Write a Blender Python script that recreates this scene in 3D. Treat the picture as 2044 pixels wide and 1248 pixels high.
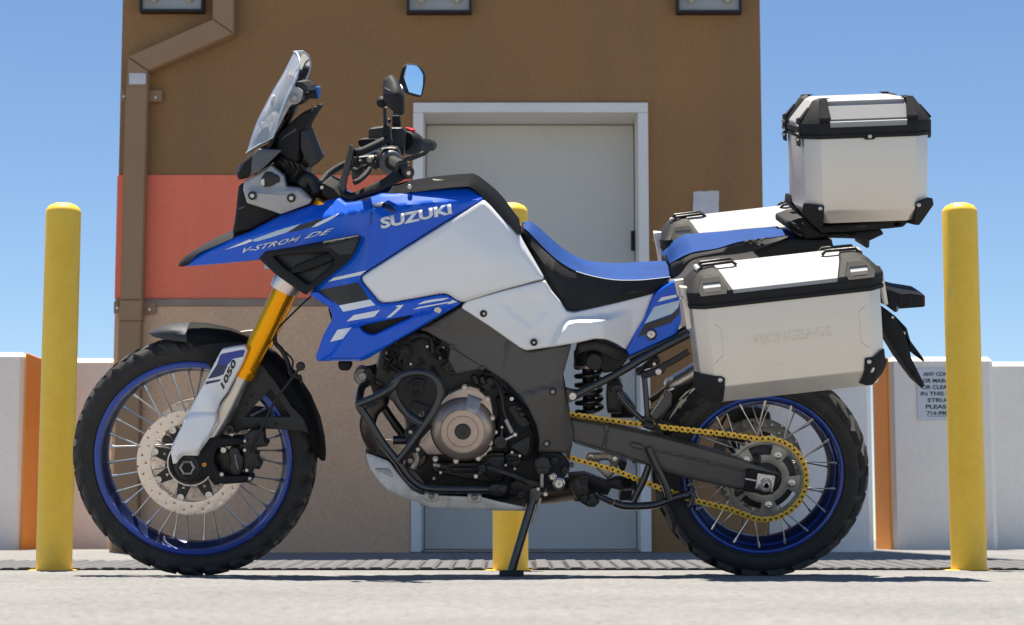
import bpy, bmesh, math, random
import numpy as np
from mathutils import Vector, Matrix
from mathutils.geometry import delaunay_2d_cdt
random.seed(7)
SC = bpy.context.scene
COL = SC.collection
for _o in list(bpy.data.objects):
    bpy.data.objects.remove(_o)

# ------------------------------------------------------------------ camera, sky, sun, exposure
FPX, CX, CY, YH, DIST = 3900.0, 1022.0, 624.0, 1079.0, 5.4
CAMH = 69.0 / 722.0
PITCH = math.atan((YH - CY) / FPX)
cam = bpy.data.cameras.new('camera')
cam.sensor_width = 36.0
cam.lens = FPX / 2044.0 * 36.0
cam.clip_start, cam.clip_end = 0.05, 5000.0
cam.dof.use_dof = True
cam.dof.focus_distance = 5.2
cam.dof.aperture_fstop = 9.0
camo = bpy.data.objects.new('camera', cam)
COL.objects.link(camo)
camo.location = (0, -DIST, CAMH)
camo.rotation_euler = (math.pi / 2 + PITCH, 0, 0)
SC.camera = camo

SUN_EL, SUN_AZ = math.radians(79.0), math.radians(-17.0)     # azimuth from +Y (behind the building) towards -X
world = bpy.data.worlds.new('World')
SC.world = world
world.use_nodes = True
wn = world.node_tree
wn.nodes.clear()
sky = wn.nodes.new('ShaderNodeTexSky')
sky.sky_type = 'NISHITA'
sky.sun_disc = False
sky.sun_elevation = SUN_EL
sky.sun_rotation = SUN_AZ
sky.altitude = 1500
sky.air_density, sky.dust_density, sky.ozone_density = 1.0, 0.0, 4.0
hs = wn.nodes.new('ShaderNodeHueSaturation')
hs.inputs['Saturation'].default_value = 1.02
bg = wn.nodes.new('ShaderNodeBackground')
bg.inputs['Strength'].default_value = 0.064
wo = wn.nodes.new('ShaderNodeOutputWorld')
wn.links.new(sky.outputs[0], hs.inputs['Color'])
wn.links.new(hs.outputs[0], bg.inputs['Color'])
wn.links.new(bg.outputs[0], wo.inputs['Surface'])
sl = bpy.data.lights.new('sun', 'SUN')
sl.energy = 5.0
sl.angle = math.radians(0.5)
sl.color = (1.0, 0.92, 0.80)
so = bpy.data.objects.new('sun', sl)
COL.objects.link(so)
sdir = Vector((math.sin(SUN_AZ) * math.cos(SUN_EL), math.cos(SUN_AZ) * math.cos(SUN_EL), math.sin(SUN_EL)))
so.rotation_euler = sdir.to_track_quat('Z', 'Y').to_euler()
SC.view_settings.view_transform = 'Standard'
SC.view_settings.look = 'None'
SC.view_settings.gamma = 1.0
SC.view_settings.use_curve_mapping = False
SC.view_settings.exposure = 1.08
SC.cycles.max_bounces = 10
SC.cycles.transparent_max_bounces = 12

# ------------------------------------------------------------------ measuring: a photograph point on a known plane
LEAN = math.radians(15.0)
LIFT = 0.003
_c, _s = math.cos(PITCH), math.sin(PITCH)
_cl, _sl = math.cos(LEAN), math.sin(LEAN)

def rays(px, py):
    px, py = np.asarray(px, float), np.asarray(py, float)
    dx, dy = (px - CX) / FPX, (CY - py) / FPX
    return np.stack([dx, _c - _s * dy, _s + _c * dy], -1)

CAMP = np.array([0, -DIST, CAMH])
ORG = np.array([0, 0, LIFT])

def PN(px, py, L):
    """bike coordinates (x along, y across, z up) of a photo point at L metres out from the bike's centre plane"""
    r = rays(px, py)
    n = np.array([0, _cl, _sl])
    L = np.asarray(L, float)
    t = (-L - (CAMP - ORG) @ n) / (r @ n)
    W = CAMP - ORG + t[..., None] * r
    return np.stack([W[..., 0], -L + 0 * t, -_sl * W[..., 1] + _cl * W[..., 2]], -1)

def P(px, py, L):
    return Vector(PN(px, py, L).tolist())

def local_of(w):
    x, y, z = w[0], w[1], w[2] - LIFT
    return Vector((x, _cl * y + _sl * z, -_sl * y + _cl * z))

def MPP(L):
    return (P(1100, 700, L) - P(1000, 700, L)).length / 100.0

def BW(px, py, yw):
    """world point of a photo point on the upright plane y = yw"""
    r = rays(px, py)
    t = (yw + DIST) / r[1]
    return Vector((CAMP + t * r).tolist())

TILE = dict(A=(140, 640), B=(140, 880), C=(340, 320), D=(640, 90), E=(600, 560), F=(700, 760), G=(1080, 640), H=(1080, 840),
            I=(1240, 120), J=(1480, 160), K=(1290, 380), M=(1480, 540), N=(1533, 640), O=(1533, 880), S=(900, 400), U=(0, 0))

def Q(t, s):
    """outline read off an enlargement of the photograph (4x, top left corner at TILE[t]; Z is the 3.65x one)"""
    out = []
    for w in s.split():
        a, b = w.split(',')
        if t == 'Z':
            out.append((340 + float(a) / 3.65, 80 + float(b) / 3.65))
        elif t == 'X':
            out.append((float(a), float(b)))
        else:
            out.append((TILE[t][0] + float(a) / 4, TILE[t][1] + float(b) / 4))
    return out

# ------------------------------------------------------------------ materials
MATS = {}
def mat(name, col, rough=0.5, metal=0.0, coat=0.0, var=0.0, vscale=8.0, bump=0.0, bscale=200.0, col2=None, rvar=0.0, spec=0.5, coat_rough=0.05, detail=6, wear=None, speck=None):
    m = bpy.data.materials.new(name)
    m.use_nodes = True
    nt = m.node_tree
    b = nt.nodes['Principled BSDF']
    b.inputs['Base Color'].default_value = (*col, 1)
    b.inputs['Roughness'].default_value = rough
    b.inputs['Metallic'].default_value = metal
    b.inputs['Coat Weight'].default_value = coat
    b.inputs['Coat Roughness'].default_value = coat_rough
    b.inputs['Specular IOR Level'].default_value = spec
    tc = nt.nodes.new('ShaderNodeTexCoord')
    if var or col2 or rvar:
        n = nt.nodes.new('ShaderNodeTexNoise')
        n.inputs['Scale'].default_value = vscale
        n.inputs['Detail'].default_value = detail
        n.inputs['Roughness'].default_value = 0.65
        nt.links.new(tc.outputs['Object'], n.inputs['Vector'])
        cr = nt.nodes.new('ShaderNodeValToRGB')
        cr.color_ramp.elements[0].position = 0.3
        cr.color_ramp.elements[1].position = 0.7
        c2 = col2 or tuple(c * (1 - var) for c in col)
        c1 = col if col2 else tuple(min(1, c * (1 + var)) for c in col)
        cr.color_ramp.elements[0].color = (*c2, 1)
        cr.color_ramp.elements[1].color = (*c1, 1)
        nt.links.new(n.outputs['Fac'], cr.inputs['Fac'])
        if var or col2:
            nt.links.new(cr.outputs['Color'], b.inputs['Base Color'])
        if rvar:
            mr = nt.nodes.new('ShaderNodeMapRange')
            mr.inputs['From Min'].default_value, mr.inputs['From Max'].default_value = 0.3, 0.7
            mr.inputs['To Min'].default_value, mr.inputs['To Max'].default_value = max(0.02, rough - rvar), min(1, rough + rvar)
            nt.links.new(n.outputs['Fac'], mr.inputs['Value'])
            nt.links.new(mr.outputs[0], b.inputs['Roughness'])
    if speck:                                                 # fine mineral grain: (scale, amount)
        sn = nt.nodes.new('ShaderNodeTexNoise')
        sn.inputs['Scale'].default_value, sn.inputs['Detail'].default_value, sn.inputs['Roughness'].default_value = speck[0], 4, 0.8
        nt.links.new(tc.outputs['Object'], sn.inputs['Vector'])
        sr = nt.nodes.new('ShaderNodeMapRange')
        sr.inputs['From Min'].default_value, sr.inputs['From Max'].default_value = 0.32, 0.68
        sr.inputs['To Min'].default_value, sr.inputs['To Max'].default_value = 1 - speck[1], 1 + speck[1]
        nt.links.new(sn.outputs['Fac'], sr.inputs['Value'])
        sm = nt.nodes.new('ShaderNodeMixRGB')
        sm.blend_type = 'MULTIPLY'
        sm.inputs['Fac'].default_value = 1
        if b.inputs['Base Color'].is_linked:
            nt.links.new(b.inputs['Base Color'].links[0].from_socket, sm.inputs[1])
        else:
            sm.inputs[1].default_value = (*col, 1)
        nt.links.new(sr.outputs[0], sm.inputs[2])
        nt.links.new(sm.outputs[0], b.inputs['Base Color'])
    if wear:                                                  # scuffs and dirt: (colour, scale, from, to, amount, stretch)
        wc, ws, w0, w1, wa, st = wear
        mp = nt.nodes.new('ShaderNodeMapping')
        mp.inputs['Scale'].default_value = (1, 1, st)
        wnz = nt.nodes.new('ShaderNodeTexNoise')
        wnz.inputs['Scale'].default_value, wnz.inputs['Detail'].default_value, wnz.inputs['Roughness'].default_value = ws, 10, 0.7
        nt.links.new(tc.outputs['Object'], mp.inputs['Vector'])
        nt.links.new(mp.outputs[0], wnz.inputs['Vector'])
        wr = nt.nodes.new('ShaderNodeMapRange')
        wr.inputs['From Min'].default_value, wr.inputs['From Max'].default_value = w0, w1
        wr.inputs['To Max'].default_value = wa
        nt.links.new(wnz.outputs['Fac'], wr.inputs['Value'])
        wm = nt.nodes.new('ShaderNodeMixRGB')
        wm.inputs[2].default_value = (*wc, 1)
        nt.links.new(wr.outputs[0], wm.inputs['Fac'])
        if b.inputs['Base Color'].is_linked:
            nt.links.new(b.inputs['Base Color'].links[0].from_socket, wm.inputs[1])
        else:
            wm.inputs[1].default_value = (*col, 1)
        nt.links.new(wm.outputs[0], b.inputs['Base Color'])
    if bump:
        n2 = nt.nodes.new('ShaderNodeTexNoise')
        n2.inputs['Scale'].default_value = bscale
        n2.inputs['Detail'].default_value = 4
        nt.links.new(tc.outputs['Object'], n2.inputs['Vector'])
        bp = nt.nodes.new('ShaderNodeBump')
        bp.inputs['Strength'].default_value = bump
        bp.inputs['Distance'].default_value = 0.002
        nt.links.new(n2.outputs['Fac'], bp.inputs['Height'])
        nt.links.new(bp.outputs['Normal'], b.inputs['Normal'])
    MATS[name] = m
    return m

mat('blue_paint', (0.001, 0.105, 0.68), 0.45, 0.0, 0.75, spec=0.12, var=0.06, vscale=30, bump=0.02, bscale=900, coat_rough=0.04)
mat('seat_blue', (0.008, 0.052, 0.22), 0.75, spec=0.15, var=0.15, vscale=12, bump=0.6, bscale=700)
mat('seat_black', (0.022, 0.022, 0.023), 0.7, spec=0.3, bump=0.7, bscale=700, var=0.15, vscale=20)
mat('tank_white', (0.88, 0.87, 0.86), 0.3, coat=0.6, var=0.02, vscale=5, bump=0.02, bscale=300, coat_rough=0.10)
mat('decal_white', (0.86, 0.88, 0.90), 0.35)
mat('decal_pale', (0.52, 0.66, 0.78), 0.35)
mat('decal_dark', (0.035, 0.032, 0.03), 0.45)
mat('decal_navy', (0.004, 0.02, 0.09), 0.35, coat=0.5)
mat('decal_blue', (0.006, 0.035, 0.32), 0.35, coat=0.5)
mat('black_plastic', (0.017, 0.0172, 0.018), 0.68, spec=0.25, bump=0.2, bscale=900, var=0.15, vscale=14, rvar=0.06)
mat('grey_plastic', (0.05, 0.048, 0.046), 0.66, spec=0.3, bump=0.3, bscale=900, var=0.12, vscale=9)
mat('frame_paint', (0.10, 0.09, 0.079), 0.48, 0.2, bump=0.25, bscale=600, var=0.2, vscale=9, rvar=0.1, wear=((0.16, 0.14, 0.12), 14, 0.58, 0.75, 0.4, 1.0))
mat('engine_black', (0.023, 0.0225, 0.0225), 0.42, 0.2, bump=0.4, bscale=350, var=0.35, vscale=25, rvar=0.12, wear=((0.055, 0.048, 0.042), 30, 0.57, 0.70, 0.6, 1.0))
mat('tube_black', (0.014, 0.015, 0.017), 0.34, 0.0, coat=0.7, coat_rough=0.18, var=0.2, vscale=20, rvar=0.08)
mat('fork_gold', (1.0, 0.40, 0.005), 0.24, 0.8, var=0.05, vscale=30)
mat('chain_gold', (1.0, 0.54, 0.07), 0.32, 0.3, var=0.25, vscale=60)
mat('chain_inner', (0.10, 0.07, 0.03), 0.5, 0.6, var=0.3, vscale=60)
mat('alu_box', (0.74, 0.685, 0.605), 0.42, 0.6, var=0.03, vscale=7, bump=0.06, bscale=1500, rvar=0.06, wear=((0.42, 0.39, 0.35), 9, 0.60, 0.80, 0.35, 3.0))
mat('alu_lid', (0.36, 0.36, 0.36), 0.62, 0.15, spec=0.25, var=0.02, vscale=5, bump=0.03, bscale=1500)
mat('steel', (0.62, 0.60, 0.57), 0.28, 0.95, var=0.08, vscale=40)
mat('steel_dull', (0.36, 0.34, 0.30), 0.42, 0.8, var=0.2, vscale=40)
mat('disc_steel', (0.84, 0.73, 0.63), 0.4, 0.75, var=0.06, vscale=60)
mat('bronze', (0.50, 0.40, 0.335), 0.36, 0.7, var=0.06, vscale=30, bump=0.05, bscale=600)
mat('skid_alu', (0.72, 0.67, 0.60), 0.5, 0.15, var=0.16, vscale=14, bump=0.15, bscale=250, rvar=0.1, wear=((0.28, 0.25, 0.22), 25, 0.56, 0.70, 0.6, 0.4))
mat('rubber', (0.022, 0.021, 0.020), 0.66, var=0.25, vscale=18, bump=0.3, bscale=500, wear=((0.075, 0.058, 0.045), 22, 0.56, 0.72, 0.6, 1.0))
mat('rim_blue', (0.016, 0.058, 0.34), 0.34, 0.25, coat=0.5, var=0.08, vscale=25)
mat('rim_dark', (0.010, 0.020, 0.085), 0.35, 0.2, coat=0.4)
mat('grey_cowl', (0.42, 0.415, 0.41), 0.42, 0.25, var=0.05, vscale=12, bump=0.05, bscale=900)
mat('fender_grey', (0.11, 0.115, 0.125), 0.45, 0.2, var=0.08, vscale=14, bump=0.3, bscale=1200)
mat('cable', (0.012, 0.012, 0.012), 0.5)
mat('red_switch', (0.55, 0.012, 0.015), 0.4)
mat('red_lens', (0.5, 0.03, 0.01), 0.15, coat=0.6)
mat('amber', (0.8, 0.35, 0.03), 0.2)
mat('blue_rubber', (0.01, 0.13, 0.40), 0.4)
mat('lens', (0.05, 0.05, 0.055), 0.08, coat=1.0)
mat('mirror', (0.60, 0.78, 0.95), 0.03, 1.0)
mat('exhaust_steel', (0.80, 0.70, 0.62), 0.33, 0.9, var=0.08, vscale=20)
mat('header_pipe', (0.13, 0.105, 0.09), 0.4, 0.8, col2=(0.07, 0.05, 0.04), vscale=18)
mat('stucco_up', (0.325, 0.17, 0.068), 0.9, var=0.10, vscale=1.1, bump=0.9, bscale=70, detail=12, wear=((0.22, 0.13, 0.07), 2.2, 0.52, 0.75, 0.5, 0.12), speck=(55, 0.13))
mat('stucco_low', (0.74, 0.47, 0.285), 0.9, var=0.09, vscale=1.3, bump=0.9, bscale=70, detail=12, wear=((0.50, 0.34, 0.25), 2.6, 0.54, 0.75, 0.45, 0.25), speck=(55, 0.12))
mat('coral', (1.0, 0.215, 0.115), 0.75, var=0.05, vscale=1.6, bump=0.6, bscale=80, detail=10, speck=(60, 0.06), wear=((0.80, 0.20, 0.12), 2.4, 0.55, 0.75, 0.5, 0.2))
mat('ledge', (0.24, 0.17, 0.12), 0.85, col2=(0.36, 0.29, 0.24), vscale=5)
mat('pipe_brown', (0.35, 0.205, 0.105), 0.55, var=0.06, vscale=3, bump=0.05, bscale=60, wear=((0.42, 0.29, 0.19), 5, 0.60, 0.8, 0.5, 0.3))
mat('door_grey', (0.62, 0.595, 0.535), 0.34, var=0.05, vscale=1.4, bump=0.08, bscale=14, rvar=0.08, wear=((0.48, 0.465, 0.435), 3.5, 0.56, 0.74, 0.5, 0.5))
mat('door_frame', (0.82, 0.785, 0.735), 0.4, var=0.04, vscale=3, bump=0.04, bscale=60)
mat('lamp_black', (0.012, 0.012, 0.012), 0.5)
mat('lamp_face', (0.36, 0.36, 0.34), 0.5, 0.0, var=0.15, vscale=4)
mat('lamp_stub', (0.45, 0.42, 0.33), 0.4, var=0.2, vscale=20)
mat('paper', (0.70, 0.69, 0.71), 0.8, col2=(0.55, 0.54, 0.56), vscale=18)
mat('white_wall', (0.94, 0.88, 0.80), 0.8, var=0.05, vscale=1.4, bump=0.5, bscale=70, detail=10, wear=((0.52, 0.48, 0.45), 3.2, 0.56, 0.80, 0.55, 0.35), speck=(50, 0.06))
mat('orange_paint', (0.88, 0.34, 0.055), 0.7, var=0.05, vscale=2.5, bump=0.25, bscale=120)
mat('sign_white', (0.66, 0.70, 0.75), 0.4)
mat('sign_ink', (0.02, 0.02, 0.025), 0.5)
mat('yellow_paint', (1.0, 0.66, 0.08), 0.5, col2=(1.0, 0.58, 0.03), vscale=5, bump=0.15, bscale=35, rvar=0.12, wear=((0.60, 0.45, 0.20), 16, 0.58, 0.68, 0.22, 0.4), speck=(30, 0.05))
mat('slat_grey', (0.10, 0.10, 0.106), 0.7, var=0.2, vscale=9, bump=0.4, bscale=120)
mat('gap_dark', (0.02, 0.02, 0.02), 0.9)
mat('spoke_dark', (0.40, 0.385, 0.36), 0.32, 0.9)
mat('tank_black', (0.008, 0.009, 0.0115), 0.7, spec=0.04, bump=0.1, bscale=500, var=0.1)
mat('bore_shade', (0.004, 0.004, 0.004), 0.9, spec=0.1)  # near-black colour that paints the shade down the axle holes
mat('tread_rubber', (0.036, 0.033, 0.030), 0.75, var=0.3, vscale=25, bump=0.3, bscale=400, wear=((0.085, 0.068, 0.055), 30, 0.55, 0.70, 0.6, 1.0))  # dusty block tops, also lighter than the carcass to paint in shading contrast
M = MATS

def windscreen_material():
    m = bpy.data.materials.new('clear_screen')
    m.use_nodes = True
    nt = m.node_tree
    nt.nodes.clear()
    out = nt.nodes.new('ShaderNodeOutputMaterial')
    tr = nt.nodes.new('ShaderNodeBsdfTransparent')
    tr.inputs['Color'].default_value = (0.95, 0.96, 0.97, 1)
    gl = nt.nodes.new('ShaderNodeBsdfGlossy')
    gl.inputs['Roughness'].default_value = 0.06
    df = nt.nodes.new('ShaderNodeBsdfDiffuse')
    df.inputs['Color'].default_value = (0.92, 0.93, 0.95, 1)
    fr = nt.nodes.new('ShaderNodeFresnel')
    fr.inputs['IOR'].default_value = 1.6
    m1 = nt.nodes.new('ShaderNodeMixShader')
    m1.inputs['Fac'].default_value = 0.36  # white diffuse veil paints the sky's reflected haze into the screen
    m2 = nt.nodes.new('ShaderNodeMixShader')
    nt.links.new(tr.outputs[0], m1.inputs[1])
    nt.links.new(df.outputs[0], m1.inputs[2])
    nt.links.new(fr.outputs[0], m2.inputs['Fac'])
    nt.links.new(m1.outputs[0], m2.inputs[1])
    nt.links.new(gl.outputs[0], m2.inputs[2])
    nt.links.new(m2.outputs[0], out.inputs['Surface'])
    return m
M['clear_screen'] = windscreen_material()

def ground_material():
    m = bpy.data.materials.new('concrete')
    m.use_nodes = True
    nt = m.node_tree
    b = nt.nodes['Principled BSDF']
    b.inputs['Roughness'].default_value = 0.85
    tc = nt.nodes.new('ShaderNodeTexCoord')
    def noise(scale, det=6, ro=0.6):
        n = nt.nodes.new('ShaderNodeTexNoise')
        n.inputs['Scale'].default_value = scale
        n.inputs['Detail'].default_value = det
        n.inputs['Roughness'].default_value = ro
        nt.links.new(tc.outputs['Object'], n.inputs['Vector'])
        return n
    def ramp(src, p0, c0, p1, c1):
        r = nt.nodes.new('ShaderNodeValToRGB')
        r.color_ramp.elements[0].position, r.color_ramp.elements[1].position = p0, p1
        r.color_ramp.elements[0].color, r.color_ramp.elements[1].color = (*c0, 1), (*c1, 1)
        nt.links.new(src, r.inputs['Fac'])
        return r
    big = ramp(noise(1.2).outputs['Fac'], 0.3, (0.18, 0.18, 0.178), 0.72, (0.245, 0.244, 0.241))
    fine = ramp(noise(55, 8, 0.75).outputs['Fac'], 0.36, (0.66, 0.66, 0.66), 0.58, (1.10, 1.09, 1.08))
    mx = nt.nodes.new('ShaderNodeMixRGB')
    mx.blend_type = 'MULTIPLY'
    mx.inputs['Fac'].default_value = 1
    nt.links.new(big.outputs[0], mx.inputs[1])
    nt.links.new(fine.outputs[0], mx.inputs[2])
    vo = nt.nodes.new('ShaderNodeTexVoronoi')
    vo.inputs['Scale'].default_value = 42
    nt.links.new(tc.outputs['Object'], vo.inputs['Vector'])
    sp = ramp(vo.outputs['Distance'], 0.05, (0.35, 0.34, 0.33), 0.14, (1, 1, 1))
    gate = ramp(noise(6.5).outputs['Fac'], 0.56, (0, 0, 0), 0.64, (1, 1, 1))
    mx2 = nt.nodes.new('ShaderNodeMixRGB')
    mx2.blend_type = 'MULTIPLY'
    nt.links.new(gate.outputs[0], mx2.inputs['Fac'])
    nt.links.new(mx.outputs[0], mx2.inputs[1])
    nt.links.new(sp.outputs[0], mx2.inputs[2])
    nt.links.new(mx2.outputs[0], b.inputs['Base Color'])
    bp = nt.nodes.new('ShaderNodeBump')
    bp.inputs['Strength'].default_value = 0.8
    bp.inputs['Distance'].default_value = 0.005
    nt.links.new(noise(70, 8, 0.7).outputs['Fac'], bp.inputs['Height'])
    nt.links.new(bp.outputs[0], b.inputs['Normal'])
    return m
M['concrete'] = ground_material()

# ------------------------------------------------------------------ mesh helpers
def link(name, me, parent=None):
    o = bpy.data.objects.new(name, me)
    COL.objects.link(o)
    if parent is not None:
        o.parent = parent
    return o

def obj(name, bm, m, parent=None, smooth=35, label=None):
    bmesh.ops.recalc_face_normals(bm, faces=bm.faces[:])
    me = bpy.data.meshes.new(name)
    bm.to_mesh(me)
    bm.free()
    me.materials.append(M[m] if isinstance(m, str) else m)
    if smooth:
        me.shade_smooth()
        me.set_sharp_from_angle(angle=math.radians(smooth))
    o = link(name, me, parent)
    if label:
        o['label'] = label
    return o

def mirrored(o, parent=None):
    """the other side's copy of a part, across the bike's centre plane"""
    me = o.data.copy()
    me.transform(Matrix.Scale(-1, 4, (0, 1, 0)))
    me.flip_normals()
    p = link(o.name.split('.')[0], me, parent if parent is not None else o.parent)
    return p

def thing(name, label, cat, loc=(0, 0, 0), rot=(0, 0, 0), group=None):
    o = link(name, None)
    o.location, o.rotation_euler = loc, rot
    o['label'], o['category'] = label, cat
    if group:
        o['group'] = group
    return o

def tag(o, label, cat, group=None):
    o['label'], o['category'] = label, cat
    if group:
        o['group'] = group
    return o

def structure(o):
    o['kind'] = 'structure'
    return o

def round_poly(p, r, n=3):
    if r <= 0:
        return [tuple(a) for a in p]
    out = []
    N = len(p)
    for i in range(N):
        a, b, c = np.array(p[i - 1]), np.array(p[i]), np.array(p[(i + 1) % N])
        la, lc = np.linalg.norm(a - b), np.linalg.norm(c - b)
        if la < 1e-6 or lc < 1e-6:
            continue
        d = min(r, la * 0.45, lc * 0.45)
        s, e = b + (a - b) / la * d, b + (c - b) / lc * d
        for k in range(n + 1):
            t = k / n
            out.append(tuple((1 - t) ** 2 * s + 2 * t * (1 - t) * b + t * t * e))
    return out

def resample(p, step):
    out = []
    N = len(p)
    for i in range(N):
        a, b = np.array(p[i]), np.array(p[(i + 1) % N])
        n = max(1, int(math.ceil(np.linalg.norm(b - a) / step)))
        for k in range(n):
            out.append(tuple(a + (b - a) * k / n))
    return out

def inside(pts, loops):
    pts = np.asarray(pts, float)
    res = np.zeros(len(pts), bool)
    for lp in loops:
        a = np.asarray(lp, float)
        b = np.roll(a, -1, 0)
        x, y = pts[:, 0:1], pts[:, 1:2]
        c = (a[:, 1] > y) != (b[:, 1] > y)
        with np.errstate(divide='ignore', invalid='ignore'):
            xi = a[:, 0] + (y - a[:, 1]) * (b[:, 0] - a[:, 0]) / (b[:, 1] - a[:, 1])
        res ^= ((c & (x < xi)).sum(1) % 2).astype(bool)
    return res

def edge_dist(pts, loops):
    pts = np.asarray(pts, float)
    best = np.full(len(pts), 1e9)
    for lp in loops:
        a = np.asarray(lp, float)
        ab = np.roll(a, -1, 0) - a
        ll = np.maximum((ab ** 2).sum(1), 1e-12)
        ap = pts[:, None, :] - a[None]
        t = np.clip((ap * ab).sum(2) / ll, 0, 1)
        d = np.linalg.norm(ap - t[..., None] * ab, axis=2).min(1)
        best = np.minimum(best, d)
    return best

class Field:
    """distance out from the centre plane over the photo's side view: thin plate spline plus creases and plateaus"""
    def __init__(self, ctrl, extra=()):
        c = np.array(ctrl, float)
        self.p, n = c[:, :2] / 100.0, len(c)
        K = self._k(self.p)
        A = np.zeros((n + 3, n + 3))
        A[:n, :n] = K + 1e-6 * np.eye(n)
        A[:n, n:] = np.c_[np.ones(n), self.p]
        A[n:, :n] = A[:n, n:].T
        self.w = np.linalg.solve(A, np.r_[c[:, 2], 0, 0, 0])
        self.extra = list(extra)
    def _k(self, q):
        r2 = ((q[:, None] - self.p[None]) ** 2).sum(2)
        return 0.5 * r2 * np.log(r2 + 1e-12)
    def __call__(self, pts):
        q = np.asarray(pts, float)
        u = q / 100.0
        L = self._k(u) @ self.w[:-3] + np.c_[np.ones(len(u)), u] @ self.w[-3:]
        for f in self.extra:
            L = L + f(q)
        return L

def const(L):
    return lambda pts: np.full(len(pts), float(L))

def above_line(line, slope):
    """bend the surface inwards above a polyline of the side view (slope in metres per pixel)"""
    ln = np.array(line, float)
    def f(q):
        y0 = np.interp(q[:, 0], ln[:, 0], ln[:, 1])
        return -slope * np.maximum(0, y0 - q[:, 1])
    return f

def below_line(line, slope):
    ln = np.array(line, float)
    def f(q):
        y0 = np.interp(q[:, 0], ln[:, 0], ln[:, 1])
        return -slope * np.maximum(0, q[:, 1] - y0)
    return f

def ledge(top, k, hmax, fade):
    """a fold: below a polyline of the side view the surface comes out at slope k up to hmax; fade = (x0, x1, x2, x3)"""
    a = np.array(top, float)
    def f(q):
        d = np.full(len(q), 1e9)
        for p0, p1 in zip(a[:-1], a[1:]):
            ab = p1 - p0
            t = np.clip(((q - p0) @ ab) / (ab @ ab), 0, 1)
            d = np.minimum(d, np.linalg.norm(q - p0 - t[:, None] * ab, axis=1))
        under = q[:, 1] > np.interp(q[:, 0], a[:, 0], a[:, 1])
        h = np.where(under, np.minimum(k * d, hmax), 0)
        x = q[:, 0]
        return h * np.clip((x - fade[0]) / (fade[1] - fade[0]), 0, 1) * np.clip((fade[3] - x) / (fade[3] - fade[2]), 0, 1)
    return f

def plateau(poly, h, w):
    def f(q):
        d = edge_dist(q, [poly])
        t = np.where(inside(q, [poly]), np.clip(d / w, 0, 1), 0)
        return h * t
    return f

def panel_bm(pts, field, th=0.008, ew=3.0, er=0.003, step=9.0, rnd=3.0, holes=(), grid=True, back=False, proj=None):
    proj = proj or PN
    outer = resample(round_poly(pts, rnd), step)
    loops = [outer] + [resample(round_poly(h, min(rnd, 2)), step) for h in holes]
    v, e = [], []
    for lp in loops:
        b = len(v)
        v += lp
        e += [(b + i, b + (i + 1) % len(lp)) for i in range(len(lp))]
    cand = []
    if er > 0:
        for lp in loops:
            a = np.array(lp)
            tn = np.roll(a, -1, 0) - np.roll(a, 1, 0)
            tn /= np.maximum(np.linalg.norm(tn, axis=1, keepdims=True), 1e-9)
            nr = np.c_[-tn[:, 1], tn[:, 0]]
            for k in (0.3, 1.0):
                for sg in (1, -1):
                    c = a + nr * sg * ew * k
                    ok = inside(c, loops) & (edge_dist(c, loops) > ew * k * 0.9)
                    cand += [tuple(x) for x in c[ok]]
    if grid:
        a = np.array(outer)
        xs = np.arange(a[:, 0].min() + step / 2, a[:, 0].max(), step)
        ys = np.arange(a[:, 1].min() + step / 2, a[:, 1].max(), step)
        g = np.array([(x + (step / 2 if j % 2 else 0), y) for j, y in enumerate(ys) for x in xs])
        if len(g):
            ok = inside(g, loops)
            g = g[ok]
            if len(g):
                g = g[edge_dist(g, loops) > max(ew * 1.25, step * 0.45)]
                cand += [tuple(x) for x in g]
    v2 = [Vector(p) for p in v + cand]
    vo, _, fo, _, _, _ = delaunay_2d_cdt(v2, e, [], 0, 1e-4)
    vo = np.array([(p[0], p[1]) for p in vo])
    tri = np.array([f for f in fo if len(f) == 3])
    cen = vo[tri].mean(1)
    tri = tri[inside(cen, loops)]
    L = field(vo)
    if er > 0:
        d = np.minimum(edge_dist(vo, loops) / ew, 1)
        L = L - er * (1 - np.sqrt(np.maximum(0, 1 - (1 - d) ** 2)))
    co = proj(vo[:, 0], vo[:, 1], L)
    bm = bmesh.new()
    bv = [bm.verts.new(c) for c in co]
    used = set()
    for t in tri:
        try:
            bm.faces.new([bv[i] for i in t])
        except ValueError:
            pass
    for x in [x for x in bm.verts if not x.link_faces]:
        bm.verts.remove(x)
    bm.verts.index_update()
    front = bm.faces[:]
    if th > 0:
        be = [x for x in bm.edges if x.is_boundary]
        if back:
            ymax = max(x.co.y for x in bm.verts) + th
            r = bmesh.ops.duplicate(bm, geom=front)
            bf = [g for g in r['geom'] if isinstance(g, bmesh.types.BMFace)]
            for x in {q for f in bf for q in f.verts}:
                x.co.y = x.co.y + th
            bmesh.ops.reverse_faces(bm, faces=bf)
            vm = r['vert_map']
            for x in be:
                a, b = x.verts
                try:
                    bm.faces.new((a, b, vm[b], vm[a]))
                except (ValueError, KeyError):
                    pass
        else:
            r = bmesh.ops.extrude_edge_only(bm, edges=be)
            for x in [g for g in r['geom'] if isinstance(g, bmesh.types.BMVert)]:
                x.co.y += th
    return bm

def panel(name, m, parent, pts, field, smooth=40, label=None, **k):
    if not callable(field):
        field = const(field)
    return obj(name, panel_bm(pts, field, **k), m, parent, smooth, label)

def plate(name, m, parent, pts, L, th=0.02, er=0.003, ew=2.5, rnd=2.5, label=None, **k):
    k.setdefault('grid', False)
    k.setdefault('back', True)
    k.setdefault('step', 30.0)
    return panel(name, m, parent, pts, L, th=th, er=er, ew=ew, rnd=rnd, label=label, **k)

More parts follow.
